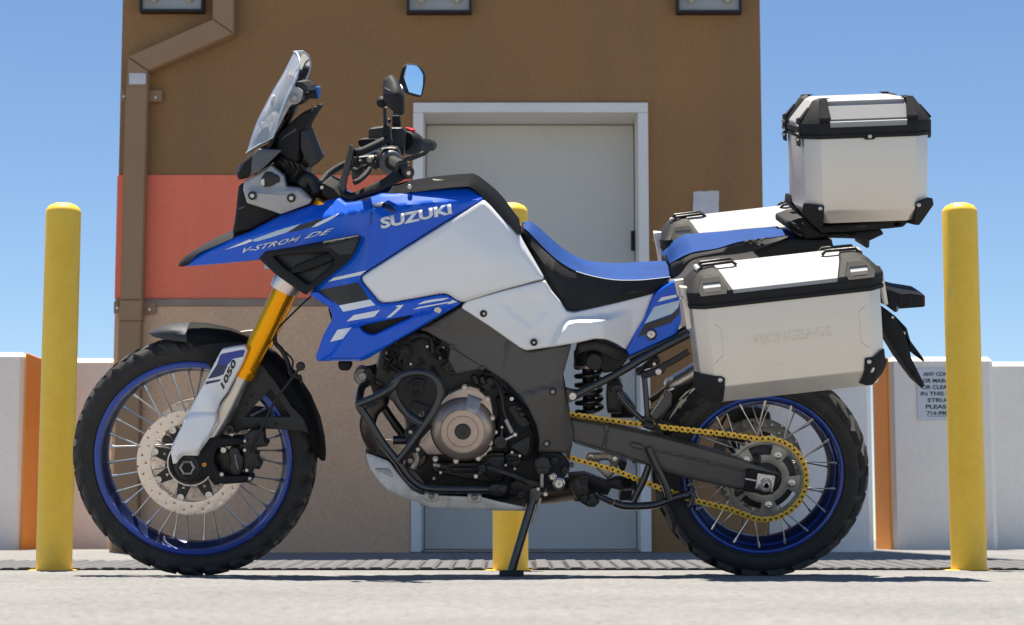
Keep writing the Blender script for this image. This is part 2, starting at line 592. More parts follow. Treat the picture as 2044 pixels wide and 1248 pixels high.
def spline(pts, n=6, closed=False):
    p = [np.array(x, float) for x in pts]
    if len(p) == 2:
        return [p[0] + (p[1] - p[0]) * k / n for k in range(n + 1)]
    out = []
    N = len(p)
    for i in range(N if closed else N - 1):
        if closed:
            a, b, c, d = p[i - 1], p[i], p[(i + 1) % N], p[(i + 2) % N]
        else:
            b, c = p[i], p[i + 1]
            a = p[i - 1] if i else 2 * b - c
            d = p[i + 2] if i + 2 < N else 2 * c - b
        for k in range(n):
            t = k / n
            out.append(0.5 * (2 * b + (c - a) * t + (2 * a - 5 * b + 4 * c - d) * t * t + (3 * b - a - 3 * c + d) * t ** 3))
    if not closed:
        out.append(p[-1])
    return out

def tube_bm(pts, r, seg=10, bm=None, closed=False, caps=True):
    bm = bm or bmesh.new()
    p = [Vector(x) for x in pts]
    N = len(p)
    rs = r if hasattr(r, '__len__') else [r] * N
    prev = None
    rings = []
    for i in range(N):
        if closed:
            t = p[(i + 1) % N] - p[i - 1]
        else:
            t = p[min(i + 1, N - 1)] - p[max(i - 1, 0)]
        t.normalize()
        if prev is None:
            u = t.orthogonal().normalized()
        else:
            u = (prev - t * prev.dot(t)).normalized()
        prev = u
        w = t.cross(u)
        rings.append([bm.verts.new(p[i] + (u * math.cos(2 * math.pi * k / seg) + w * math.sin(2 * math.pi * k / seg)) * rs[i]) for k in range(seg)])
    for i in range(N if closed else N - 1):
        a, b = rings[i], rings[(i + 1) % N]
        for k in range(seg):
            bm.faces.new((a[k], a[(k + 1) % seg], b[(k + 1) % seg], b[k]))
    if caps and not closed:
        bm.faces.new(rings[0][::-1])
        bm.faces.new(rings[-1])
    return bm

def tube(name, m, parent, pts, r, n=6, seg=10, label=None, px=True, bm=None):
    """tube through photo points (px, py, L); radius in metres"""
    q = [P(*x) for x in pts] if px else pts
    return obj(name, tube_bm(spline(q, n), r, seg, bm), m, parent, 50, label)

def lathe_bm(c, prof, seg=48, bm=None, axis='Y'):
    """revolve (radius, out) pairs about the line across the bike through c; out is counted towards the near side"""
    bm = bm or bmesh.new()
    c = Vector(c)
    rings = []
    for r, o in prof:
        if r < 1e-6:
            p = Vector((0, -o, 0)) if axis == 'Y' else Vector((0, 0, o))
            rings.append([bm.verts.new(c + p)])
            continue
        ring = []
        for k in range(seg):
            a = 2 * math.pi * k / seg
            p = Vector((r * math.cos(a), -o, r * math.sin(a))) if axis == 'Y' else Vector((r * math.cos(a), r * math.sin(a), o))
            ring.append(bm.verts.new(c + p))
        rings.append(ring)
    for a, b in zip(rings[:-1], rings[1:]):
        for k in range(seg):
            k2 = (k + 1) % seg
            if len(a) == 1 and len(b) == 1:
                continue
            if len(a) == 1:
                bm.faces.new((a[0], b[k2], b[k]))
            elif len(b) == 1:
                bm.faces.new((a[k], a[k2], b[0]))
            else:
                bm.faces.new((a[k], a[k2], b[k2], b[k]))
    return bm

def lathe(name, m, parent, c, prof, seg=48, smooth=35, label=None, axis='Y'):
    return obj(name, lathe_bm(c, prof, seg, axis=axis), m, parent, smooth, label)

def box_bm(x0, x1, y0, y1, z0, z1, bev=0.0, bm=None, seg=1):
    bm2 = bmesh.new()
    bmesh.ops.create_cube(bm2, size=1)
    for v in bm2.verts:
        v.co = Vector((x0 + (v.co.x + .5) * (x1 - x0), y0 + (v.co.y + .5) * (y1 - y0), z0 + (v.co.z + .5) * (z1 - z0)))
    if bev:
        bmesh.ops.bevel(bm2, geom=bm2.edges[:], offset=bev, segments=seg, affect='EDGES', profile=0.7)
    if bm is None:
        return bm2
    me = bpy.data.meshes.new('tmp')
    bm2.to_mesh(me)
    bm2.free()
    bm.from_mesh(me)
    bpy.data.meshes.remove(me)
    return bm

def loft_bm(rows, bm=None, closed=False, caps=False):
    """skin a grid of points (rows of equal length)"""
    bm = bm or bmesh.new()
    g = [[bm.verts.new(Vector(p)) for p in r] for r in rows]
    n = len(rows[0])
    for a, b in zip(g[:-1], g[1:]):
        for k in range(n if closed else n - 1):
            bm.faces.new((a[k], a[(k + 1) % n], b[(k + 1) % n], b[k]))
    if caps:
        bm.faces.new(g[0][::-1])
        bm.faces.new(g[-1])
    return bm

_bolts = {}
def bolt(parent, px, py, L, r=0.006, m='steel', h=0.004, name='bolt', dark=True):
    """socket head bolt, its mesh shared by all of a size"""
    key = (round(r, 4), m, round(h, 4))
    if key not in _bolts:
        bm = lathe_bm((0, 0, 0), [(r, -0.003), (r, h * .6), (r * .82, h), (r * .5, h), (r * .42, h * .2), (0, h * .2)], 12)
        o = obj(name, bm, m, parent, 30)
        _bolts[key] = o.data
    else:
        o = link(name, _bolts[key], parent)
    o.location = P(px, py, L)
    return o

def text_bm(s, quad, field, bold=0.0, depth=0.0008, shear=0.0, proj=None, spacing=1.0, lift=0.001):
    """lettering laid onto a quad of the side view (tl, tr, br, bl in photo pixels), following the surface field"""
    cu = bpy.data.curves.new('lettering', 'FONT')
    cu.body = s
    cu.offset = bold
    cu.shear = shear
    cu.space_character = spacing
    cu.resolution_u = 3
    t = bpy.data.objects.new('lettering', cu)
    COL.objects.link(t)
    dg = bpy.context.evaluated_depsgraph_get()
    me = bpy.data.meshes.new_from_object(t.evaluated_get(dg))
    bpy.data.objects.remove(t)
    bpy.data.curves.remove(cu)
    bm = bmesh.new()
    bm.from_mesh(me)
    bpy.data.meshes.remove(me)
    bmesh.ops.triangulate(bm, faces=bm.faces[:])
    co = np.array([v.co[:2] for v in bm.verts])
    lo, hi = co.min(0), co.max(0)
    u = (co - lo) / (hi - lo)
    tl, tr, br, bl = [np.array(q, float) for q in quad]
    top = tl + (tr - tl) * u[:, :1]
    bot = bl + (br - bl) * u[:, :1]
    q = bot + (top - bot) * u[:, 1:]
    L = field(q) + lift
    c3 = (proj or PN)(q[:, 0], q[:, 1], L)
    for v, c in zip(bm.verts, c3):
        v.co = Vector(c)
    if depth:
        r = bmesh.ops.extrude_face_region(bm, geom=bm.faces[:])
        bmesh.ops.translate(bm, verts=[g for g in r['geom'] if isinstance(g, bmesh.types.BMVert)], vec=(0, -depth, 0))
    return bm

def lettering(name, m, parent, s, quad, field, **k):
    if not callable(field):
        field = const(field)
    return obj(name, text_bm(s, quad, field, **k), m, parent, 0)

# ------------------------------------------------------------------ ground
def gz(y):
    return float(np.interp(y, [0.95, 1.6, 4.2, 5.4, 7.0], [0.0, 0.0184, 0.037, 0.046, 0.052]))

def make_ground():
    PX, PY0, PY1 = 2.3, -3.6, 0.94                            # the stretch near the motorcycle carries real relief
    ys = [-60, -12, PY0, PY1, 0.95, 1.6, 1.75, 2.4, 4.2, 5.4, 7, 20, 80, 400, 1500]
    xs = [-1500, -200, -40, -10, -4, -PX, PX, 4, 10, 40, 200, 1500]
    bm = loft_bm([[(x, y, gz(y)) for x in xs] for y in ys])
    hole = [f for f in bm.faces if abs(f.calc_center_median().x) < PX and PY0 < f.calc_center_median().y < PY1]
    bmesh.ops.delete(bm, geom=hole, context='FACES_ONLY')
    rng = np.random.default_rng(5)
    nx, ny = 420, 420
    X = np.linspace(-PX, PX, nx)
    Y = np.linspace(PY0, PY1, ny)
    h = np.zeros((ny, nx))
    for cells, amp in ((8, .0009), (40, .0006), (140, .0007), (420, .0008)):
        g = rng.standard_normal((cells + 1, cells + 1))
        yi, xi = np.linspace(0, cells - 1e-6, ny), np.linspace(0, cells - 1e-6, nx)
        y0, x0 = yi.astype(int), xi.astype(int)
        fy, fx = (yi - y0)[:, None], (xi - x0)[None]
        fy, fx = fy * fy * (3 - 2 * fy), fx * fx * (3 - 2 * fx)
        h += amp * ((g[y0][:, x0] * (1 - fx) + g[y0][:, x0 + 1] * fx) * (1 - fy) + (g[y0 + 1][:, x0] * (1 - fx) + g[y0 + 1][:, x0 + 1] * fx) * fy)
    pit = rng.random((ny, nx)) > .998
    h -= np.where(pit, .004, 0)
    edge = np.minimum(np.minimum(X[None] + PX, PX - X[None]), np.minimum(Y[:, None] - PY0, PY1 - Y[:, None]))
    h = np.minimum(h, .0022) * np.clip(edge / .08, 0, 1)
    me = bpy.data.meshes.new('ground')
    V = np.stack([np.broadcast_to(X[None], (ny, nx)), np.broadcast_to(Y[:, None], (ny, nx)), h], -1).reshape(-1, 3)
    idx = np.arange(ny * nx).reshape(ny, nx)
    F = np.stack([idx[:-1, :-1], idx[:-1, 1:], idx[1:, 1:], idx[1:, :-1]], -1).reshape(-1, 4)
    me.from_pydata(V.tolist(), [], F.tolist())
    bm.from_mesh(me)
    bpy.data.meshes.remove(me)
    return structure(obj('ground', bm, 'concrete', None, 60))
make_ground()

# drain grate: bars side by side across the channel in front of the building
def make_grate():
    g = thing('drain_grate', 'long grey slatted drain grate set in the concrete behind the yellow bollards', 'drain grate', (0, 0.95, 0.0))
    run, rise = 0.65, 0.0184
    x0, x1 = -2.3, 2.3
    bed = bmesh.new()
    vs = [bed.verts.new(p) for p in ((x0, 0, .004), (x1, 0, .004), (x1, run, rise + .004), (x0, run, rise + .004))]
    bed.faces.new(vs)
    obj('channel_bed', bed, 'gap_dark', g, 0)
    pitch = 0.054
    w, t = 0.046, 0.007
    n = int((x1 - x0) / pitch)
    bm = bmesh.new()
    prof = [(-w / 2, 0.003), (-w / 2 + .004, t), (w / 2 - .010, t + .001), (w / 2, 0.003)]
    loft_bm([[(a, 0.004, z) for a, z in prof], [(a, run - .004, rise + z) for a, z in prof]], bm, caps=True)
    first = obj('slat', bm, 'slat_grey', g, 0)
    for i in range(n):
        o = first if i == 0 else link('slat', first.data, g)
        o.location = (x0 + pitch * (i + .5), random.uniform(-.004, .004), random.uniform(0, .0025))
        o.rotation_euler = (random.uniform(-.0015, .0015), random.uniform(-.02, .02), random.uniform(-.006, .006))
make_grate()

# ------------------------------------------------------------------ building
YB = 4.2
def wbox(name, m, parent, x0, x1, y0, y1, z0, z1, bev=0.0, smooth=0):
    l = parent.location if parent is not None else Vector((0, 0, 0))
    return obj(name, box_bm(x0 - l.x, x1 - l.x, y0 - l.y, y1 - l.y, z0 - l.z, z1 - l.z, bev), m, parent, smooth)

def make_building():
    bl = BW(219, 1103, YB)
    b = thing('building', 'brown stucco building with a coral band, grey metal door and box downpipe', 'building', (-0.36, YB, gz(YB)))
    xL, xR, z0, z1 = bl.x, BW(1533, 1100, YB).x, gz(YB) - .02, 12.1
    dx0, dx1 = BW(822, 700, YB).x, BW(1297, 700, YB).x              # door frame outside
    dz1 = BW(1060, 207, YB).z
    back = YB + 3.2
    zl = BW(500, 611, YB).z                                         # top of the lower wall
    # main wall: pieces butted round the door opening
    wbox('wall', 'stucco_up', b, xL, dx0, YB, back, zl, z1)
    wbox('wall', 'stucco_up', b, dx1, xR, YB, back, z0, z1)
    wbox('wall', 'stucco_up', b, dx0, dx1, YB, back, dz1, z1)
    wbox('wall', 'stucco_low', b, dx0, dx1, YB + .5, back, z0, dz1)
    wbox('lower_wall', 'stucco_low', b, xL, dx0 - .002, YB - .016, back, z0, zl - .004)
    zc0, zc1 = BW(500, 597, YB).z, BW(500, 350, YB).z
    wbox('ledge', 'ledge', b, xL + .002, dx0 - .003, YB - .026, YB - .001, zl - .003, zc0 - .001, .004)
    wbox('coral_band', 'coral', b, xL - .004, dx0 - .006, YB - .012, YB + .3, zc0, zc1, .002)
    # door frame, soffit, door leaf
    fw = 0.052
    dz0 = gz(YB) + .002
    rec = 0.30
    wbox('door_jamb', 'door_frame', b, dx0 + .001, dx0 + fw, YB - .03, YB + rec, dz0, dz1 - fw, .003)
    wbox('door_jamb', 'door_frame', b, dx1 - fw, dx1 - .001, YB - .03, YB + rec, dz0, dz1 - fw, .003)
    wbox('door_header', 'door_frame', b, dx0 + .001, dx1 - .001, YB - .031, YB + rec, dz1 - fw + .001, dz1 - .001, .003)
    door = wbox('door', 'door_grey', b, dx0 + fw + .004, dx1 - fw - .004, YB + rec - .045, YB + rec, dz0 + .012, dz1 - fw - .004, .002)
    wbox('threshold', 'steel_dull', b, dx0 + fw + .002, dx1 - fw - .002, YB + .02, YB + rec - .05, dz0, dz0 + .01, .002)
    l = b.location
    for pz in (484, 905):
        hz = BW(1274, pz, YB + rec).z - l.z
        hx = dx1 - fw - .004 - l.x
        bm = tube_bm([(hx - .008, rec - .055, hz - .05), (hx - .008, rec - .055, hz + .05)], .010, 10)
        obj('hinge', bm, 'gap_dark', door, 40)
    # downpipe of folded sheet: lower leg, sloping leg, upper leg
    def leg(pts, name='downpipe', y0=-.085, y1=-.018, off=0):
        bm = bmesh.new()
        f = [BW(px, py, YB + y0) - l for px, py in pts]
        loft_bm([[tuple(p) for p in f], [(p.x, y1, p.z) for p in f]], bm, closed=True)
        bm.verts.ensure_lookup_table()
        bm.faces.new([bm.verts[i] for i in range(len(pts))])
        bmesh.ops.recalc_face_normals(bm, faces=bm.faces[:])
        bmesh.ops.bevel(bm, geom=[e for e in bm.edges if abs(e.verts[0].co.y - e.verts[1].co.y) < 1e-5 and e.verts[0].co.y < y0 + .001], offset=.004, segments=2, affect='EDGES')
        return bm
    dp = obj('downpipe', leg([(250, 173), (294.5, 173), (283, 598), (240, 598)]), 'pipe_brown', b, 30)
    for pts, dy in (([(239, 599), (284.5, 599), (282, 640), (236, 640)], -.004), ([(237, 641), (281, 641), (274, 1098), (222, 1098)], 0),
                    ([(255, 114), (295, 142), (294, 174), (252, 174)], -.004)):
        obj('pipe_section', leg(pts, y0=-.085 + dy), 'pipe_brown', dp, 30)
    obj('pipe_section', leg([(255.5, 113), (424, 38.5), (466, 67), (295.5, 141)], y0=-.083), 'pipe_brown', dp, 30)
    obj('pipe_section', leg([(425, -160), (467, -160), (466.5, 66), (424.5, 37)], y0=-.085), 'pipe_brown', dp, 30)
    for (x0, x1, ya, yb_) in ((243, 251, 181, 204), (296, 325, 183, 206), (230, 238, 603, 627), (284, 313, 606, 629)):
        a, c = BW(x0, ya, YB), BW(x1, yb_, YB)
        t = wbox('pipe_strap', 'pipe_brown', dp, 0, 0, 0, 0, 0, 0)
        bpy.data.objects.remove(t)
        bm = box_bm(min(a.x, c.x) - l.x, max(a.x, c.x) - l.x, -.032, -.027 if ya > 400 else -.013, c.z - l.z, a.z - l.z, .001)
        st = obj('pipe_strap', bm, 'pipe_brown', dp, 0)
        cc = BW((x0 + x1) / 2, (ya + yb_) / 2, YB - .032) - l
        s = lathe_bm((cc.x, cc.y, cc.z), [(.008, 0), (.007, .004), (0, .005)], 10)
        obj('screw', s, 'steel', st if False else dp, 30)
    return b
BUILDING = make_building()

def sticker(name, pts, yw, m='paper', th=.002):
    c = BW(sum(p[0] for p in pts) / len(pts), sum(p[1] for p in pts) / len(pts), yw)
    bm = panel_bm(pts, const(0), th=0, er=0, step=4, rnd=0.6, proj=lambda x, y, L: np.array([tuple(BW(a, b, yw) - c) for a, b in zip(x, y)]))
    r = bmesh.ops.extrude_face_region(bm, geom=bm.faces[:])
    bmesh.ops.translate(bm, verts=[g for g in r['geom'] if isinstance(g, bmesh.types.BMVert)], vec=(0, -th, 0))
    o = obj(name, bm, m, None, 0)
    o.location = c
    return o

tag(sticker('paper_label', [(257.5, 146), (275, 146.5), (283, 146.2), (291.5, 147.5), (291, 168), (275, 168.6), (258, 168.5)], YB - .0905), 'small white paper label stuck on the brown downpipe', 'label')
rough = [(1383.5, 384), (1390, 382.3), (1398, 381.8), (1406, 382.6), (1414, 381.5), (1425, 381), (1435, 381.2), (1435.2, 395), (1434.6, 410), (1435, 440), (1434.5, 470),
         (1383.3, 470), (1384.2, 440), (1383, 415), (1384, 398)]
tag(sticker('wall_patch', rough, YB - .002),
    'torn whitish paper patch on the brown wall right of the door', 'patch')
tag(sticker('wall_sticker', [(528, 525), (541, 525), (541, 537), (528, 537)], YB - .014),
    'tiny white square sticker on the coral band behind the fork', 'sticker')

def wall_lamp(x0, x1, yb_, label):
    a, c = BW(x0, yb_, YB), BW(x1, yb_, YB)
    w = c.x - a.x
    t = thing('wall_lamp', label, 'wall lamp', ((a.x + c.x) / 2, YB, a.z), (0, 0, 0), 'square lamps in a row high on the wall')
    hw, h, d = w / 2, w, .06
    f = .012
    bm = bmesh.new()
    outer = [(-hw, 0), (hw, 0), (hw, h), (-hw, h)]
    inner = [(-hw + f, f), (hw - f, f), (hw - f, h - f), (-hw + f, h - f)]
    loft_bm([[(x, -.001, z) for x, z in outer], [(x, -d, z) for x, z in outer], [(x, -d, z) for x, z in inner], [(x, -d + .02, z) for x, z in inner]], bm, closed=True)
    obj('housing', bm, 'lamp_black', t, 0)
    obj('reflector', box_bm(-hw + f, hw - f, -d + .018, -.002, f, h - f), 'lamp_face', t, 0)
    for sx in (-.28, .28):
        bm = lathe_bm((sx * w, -d + .018, h * .20), [(.016, 0), (.016, .02), (.011, .03), (0, .032)], 12)
        tube_bm([(sx * w, -d + .008, h * .15), (sx * w, -d + .008, h * .55)], .013, 10, bm)
        obj('bulb', bm, 'lamp_stub', t, 40)
    return t
wall_lamp(282.5, 409.5, 29, 'square wall lamp above the bend of the downpipe, leftmost of three')
wall_lamp(813, 941.5, 31, 'square wall lamp high above the door, middle of three')
wall_lamp(1349, 1478, 31, 'square wall lamp near the building right edge, rightmost of three')

# ------------------------------------------------------------------ low walls
def low_wall(name, x0, x1, y0, y1, ztop, label, end=None, rnd=.025):
    z0 = gz((y0 + y1) / 2) - .015
    t = thing(name, label, 'wall', ((x0 + x1) / 2, y0, gz(y0)), (0, 0, 0))
    t['kind'] = 'thing'
    l = t.location
    bm = box_bm(x0 - l.x, x1 - l.x, 0, y1 - y0, z0 - l.z, ztop - l.z)
    bmesh.ops.bevel(bm, geom=[e for e in bm.edges if (e.verts[0].co.z + e.verts[1].co.z) / 2 > ztop - l.z - .001 or
                              (abs(e.verts[0].co.z - e.verts[1].co.z) > .5)], offset=rnd, segments=1, affect='EDGES')
    obj('concrete_body', bm, 'white_wall', t, 20)
    if end == 'right':
        obj('orange_end', box_bm(x1 - l.x - .0, x1 - l.x + .012, .012, y1 - y0, z0 - l.z, ztop - l.z - .003, .004), 'orange_paint', t, 0)
    if end == 'left':
        obj('orange_end', box_bm(x0 - l.x - .012, x0 - l.x, .012, y1 - y0, z0 - l.z, ztop - l.z - .003, .004), 'orange_paint', t, 0)
    return t
# left: near block with the orange end, the long wall behind it
D1 = 10.67 - DIST
x1 = BW(44, 900, D1).x
low_wall('white_wall', x1 - 3.0, x1, D1, D1 + .50, BW(20, 703, D1).z, 'white concrete wall block with an orange end beside the left bollard', 'right')
D2 = 11.15 - DIST
low_wall('white_wall', x1 + .05, BW(226, 900, D2).x, D2, D2 + .25, BW(180, 715, D2).z, 'plain white wall between the left bollard and the building')
# right: wall against the building, sign block with orange end, wall running on
D3 = 9.8 - DIST
low_wall('white_wall', BW(1533, 900, YB).x + .003, BW(1742, 900, D3).x, D3, D3 + .2, BW(1640, 714, D3).z, 'white wall seen through the rear wheel, against the building')
D4 = 10.7 - DIST
xs = BW(1779, 900, D4).x
xe = BW(1988, 900, D4).x
SIGNWALL = low_wall('white_wall', xs, xe, D4, D4 + .45, BW(1880, 712, D4).z, 'white concrete block with an orange end carrying the notice', 'left')
D5 = 11.0 - DIST
low_wall('white_wall', xe + .02, xe + 4.0, D5, D5 + .25, BW(2010, 722, D5).z, 'lower white wall running out of frame at the right')

def make_sign():
    yw = D4 - .004
    c = BW(1895, 787, yw)
    t = thing('notice_sign', 'pale notice with black capitals on the white block behind the right bollard', 'sign', c)
    pj = lambda x, y, L: np.array([tuple(BW(a, b, yw - float(z)) - c) for a, b, z in zip(np.ravel(x), np.ravel(y), np.ravel(L))])
    bm = panel_bm([(1830, 735), (1960, 735), (1962, 839), (1832, 839)], const(.001), th=0, er=0, step=60, rnd=2, grid=False, proj=pj)
    r = bmesh.ops.extrude_face_region(bm, geom=bm.faces[:])
    bmesh.ops.translate(bm, verts=[g for g in r['geom'] if isinstance(g, bmesh.types.BMVert)], vec=(0, -.001, 0))
    obj('board', bm, 'sign_white', t, 0)
    lines = [('ANY CONSTRUCTION', 1843, 1950), ('OR MAINTENANCE', 1841.5, 1944), ('OR CLEANING', 1840, 1922), ('IN THIS PARKING', 1838, 1946), ('STRUCTURE', 1851.5, 1935),
             ('PLEASE CALL', 1848, 1938), ('714-990-', 1850, 1896)]
    for i, (s, a, b) in enumerate(lines):
        yc = 747.0 + 13.0 * i
        obj('lettering', text_bm(s, [(a, yc - 4.2), (b, yc - 4.2), (b, yc + 4.2), (a, yc + 4.2)], const(.0025), bold=.028, depth=0, proj=pj), 'sign_ink', t, 0)
    obj('underline', panel_bm([(1850, 830.6), (1900, 830.6), (1900, 831.5), (1850, 831.5)], const(.0025), th=0, er=0, step=60, rnd=0, grid=False, proj=pj), 'sign_ink', t, 0)
make_sign()

# ------------------------------------------------------------------ bollards
def bollard(px, label):
    yw = 6.29 - DIST
    c = BW(px, 1137, yw)
    c.z = gz(yw)
    t = thing('bollard', label, 'bollard', c, (0, 0, random.uniform(0, 6)), 'yellow steel bollards standing along the drain grate')
    R, H = 0.0568, BW(px, 406, yw).z - c.z
    prof = [(R, -.02), (R, .02), (R * 1.004, .3), (R, .7), (R * 1.002, H - .03), (R * .97, H - .022), (R * .80, H - .010), (R * .5, H - .002), (0, H)]
    obj('post', lathe_bm((0, 0, 0), prof, 48, axis='Z'), 'yellow_paint', t, 40)
    bm = bmesh.new()
    n = 40
    ring = []
    for k in range(n):
        a = 2 * math.pi * k / n
        r = R * (1.18 + .16 * random.random() + .25 * max(0, math.sin(3 * a + px)) ** 3)
        ring.append(bm.verts.new((r * math.cos(a), r * math.sin(a), .0015)))
    top = [bm.verts.new((v.co.x * .9, v.co.y * .9, .0032)) for v in ring]
    for k in range(n):
        bm.faces.new((ring[k], ring[(k + 1) % n], top[(k + 1) % n], top[k]))
    bm.faces.new(top)
    obj('paint_spill', bm, 'yellow_paint', t, 0)
    return t
bollard(107.5, 'yellow bollard standing left of the front wheel')
bollard(1019, 'yellow bollard half hidden behind the motorcycle in front of the door')
bollard(1934.5, 'yellow bollard at the right in front of the notice')

# ------------------------------------------------------------------ motorcycle
BIKE = thing('motorcycle', 'blue and white adventure motorcycle leaning on its side stand, with gold fork legs', 'motorcycle', (0, 0, LIFT), (LEAN, 0, 0))

def poly2(x, y, L):
    """flat shapes drawn in millimetres about a centre"""
    x, y, L = np.ravel(x), np.ravel(y), np.ravel(L)
    return np.stack([x / 1000.0, -L + 0 * x, y / 1000.0], -1)

def circ(r, n, cx=0, cy=0, a0=0.0):
    return [(cx + r * math.cos(a0 + 2 * math.pi * k / n), cy + r * math.sin(a0 + 2 * math.pi * k / n)) for k in range(n)]

def mm_plate(name, m, parent, outer, holes, L, th, er=.0008, ew=1.2, label=None):
    bm = panel_bm(outer, const(L), th=th, ew=ew, er=er, step=400, rnd=0, holes=holes, grid=False, back=True, proj=poly2)
    return obj(name, bm, m, parent, 30, label)

def sector(r0, r1, a0, a1, n=8):
    return [(r1 * math.cos(a0 + (a1 - a0) * k / n), r1 * math.sin(a0 + (a1 - a0) * k / n)) for k in range(n + 1)] + \
           [(r0 * math.cos(a1 + (a0 - a1) * k / n), r0 * math.sin(a1 + (a0 - a1) * k / n)) for k in range(n + 1)]

def spin_copy(o, n, parent, jitter=0.0):
    for k in range(1, n):
        c = link(o.name.split('.')[0], o.data, parent)
        c.rotation_euler = (0, 2 * math.pi * k / n + random.uniform(-jitter, jitter), 0)

def block_bm(prof, l0, l1, da, skew, h, shift=0.0, n=4):
    """one rubber tread block lying on the tyre's outer profile"""
    prof = [p for p in prof if p[0] > .905 * max(q[0] for q in prof)]
    ls = np.array([p[1] for p in prof])
    rs = np.array([p[0] for p in prof])
    od = np.argsort(ls)
    rows = []
    for j in range(n + 1):
        l = l0 + (l1 - l0) * j / n
        r = float(np.interp(l, ls[od], rs[od]))
        a = shift + skew * (l - l0)
        tp = 0.12 * da
        rows.append([((r - .006) * math.cos(q) if i in (0, 3) else (r + h) * math.cos(q), -l * (1.10 if i in (1, 2) else 1.0),
                      (r - .006) * math.sin(q) if i in (0, 3) else (r + h) * math.sin(q))
                     for i, q in enumerate((a - da / 2, a - da / 2 + tp, a + da / 2 - tp, a + da / 2))])
    return loft_bm(rows, closed=True, caps=True)

def spoke_bm(rh, lh, rr, lr, turn, r=.0015, nip=.016):
    a = Vector((rh, -lh, 0))
    b = Vector((rr * math.cos(turn), -lr, rr * math.sin(turn)))
    d = (b - a).normalized()
    bm = tube_bm([a, b], r, 6)
    tube_bm([b - d * nip, b - d * .002], r * 1.9, 6, bm)
    return bm

def make_wheel(cx, cz, tyre, rim_parts, label, nspk, spoke, blocks, R0):
    w = link('wheel', None, BIKE)
    w.location = (cx, 0, cz)
    w['label'] = label
    full = tyre + [(r, -l) for r, l in reversed(tyre) if l > 1e-6]
    obj('tyre', lathe_bm((0, 0, 0), full, 96), 'rubber', w, 40)
    for nm, m, pr in rim_parts:
        obj(nm, lathe_bm((0, 0, 0), pr + [(r, -l) for r, l in reversed(pr) if l > 1e-6], 96), m, w, 25)
    for l0, l1, da, skew, h, shift, n in blocks:
        for sg in (1, -1):
            o = obj('tread_block', block_bm(full, l0, l1, da, skew, h, shift), 'tread_rubber', w, 30)
            if sg < 0:
                o.data.transform(Matrix.Scale(-1, 4, (0, 1, 0)))
                o.data.flip_normals()
            base = random.random()
            o.rotation_euler = (0, 0, 0)
            off = (math.pi / n) if sg < 0 else 0
            o.data.transform(Matrix.Rotation(off, 4, 'Y'))
            spin_copy(o, n, w)
    rh, lh, rr, lr, turn, m, r = spoke
    for sg in (1, -1):
        for q, tn in enumerate((turn, -turn)):
            o = obj('spoke', spoke_bm(rh, sg * lh, rr, sg * lr, tn, r), m, w, 40)
            n = nspk // 4
            o.data.transform(Matrix.Rotation(-(2 * turn + 4 * math.pi / nspk) * q + (2 * math.pi / nspk if sg < 0 else 0), 4, 'Y'))
            spin_copy(o, n, w)
    return w

FW = (-0.859, 0.3312)
RW = (0.6738, 0.2925)
ftyre = [(.262, .030), (.2665, .039), (.2700, .0412), (.2712, .0432), (.2730, .0436), (.2742, .0430), (.284, .0470), (.2950, .0482), (.2960, .0494), (.2975, .0494), (.2985, .0482), (.300, .0480), (.311, .043), (.3195, .031), (.3235, .014), (.324, 0)]
frim = [('rim', 'rim_blue', [(.2665, .0375), (.2668, .0405), (.262, .0425), (.2520, .0415), (.2502, .037)]), ('rim_well', 'rim_dark', [(.2504, .0375), (.2475, .026), (.2405, .017), (.2365, .009), (.2360, 0)])]
fblocks = [(.030, .0478, .135, -4.5, .0062, 0, 28), (.004, .027, .125, 3.0, .0062, .10, 28)]
WF = make_wheel(FW[0], FW[1], ftyre, frim, 'spoked front wheel with a broad blue rim', 36, (.050, .034, .2385, .006, .42, 'steel', .0023), fblocks, .331)
rtyre = [(.212, .055), (.2175, .064), (.2220, .0668), (.2230, .0686), (.2248, .0688), (.2258, .0684), (.236, .073), (.255, .0745), (.268, .067), (.279, .050), (.285, .026), (.2865, 0)]
rrim = [('rim', 'rim_blue', [(.2170, .0605), (.2178, .0635), (.2125, .0660), (.2085, .0640), (.2080, .060)]),
        ('rim_well', 'rim_dark', [(.2082, .0605), (.2040, .048), (.1990, .038), (.1955, .033), (.1900, .020), (.1850, .012), (.1830, 0)]),
        ('rim_ridge', 'rim_blue', [(.2005, .0440), (.1975, .0445), (.1955, .040), (.1965, .0360)])]
rblocks = [(.038, .0735, .185, -3.4, .0062, 0, 24), (.004, .033, .180, 3.0, .0062, .11, 24)]
WR = make_wheel(RW[0], RW[1], rtyre, rrim, 'spoked rear wheel with a dark blue edged rim', 36, (.060, .036, .2035, .050, .50, 'steel', .0020), rblocks, .293)

def brake_disc(parent, r1, r0, L, th, nh=48, side=1, m='disc_steel', hr=3.0):
    holes = []
    for k in range(nh):
        rr = r0 * 1000 + 7 + (r1 - r0) * 1000 * (.16 + .30 * (k % 3)) * .98
        a = 2 * math.pi * k / nh + .10 * (k % 3)
        holes.append(circ(hr, 8, rr * math.cos(a), rr * math.sin(a)))
    o = mm_plate('brake_disc', m, parent, circ(r1 * 1000, 96), [circ(r0 * 1000, 72)] + holes, L, th)
    if side < 0:
        o.data.transform(Matrix.Scale(-1, 4, (0, 1, 0)))
        o.data.flip_normals()
    return o

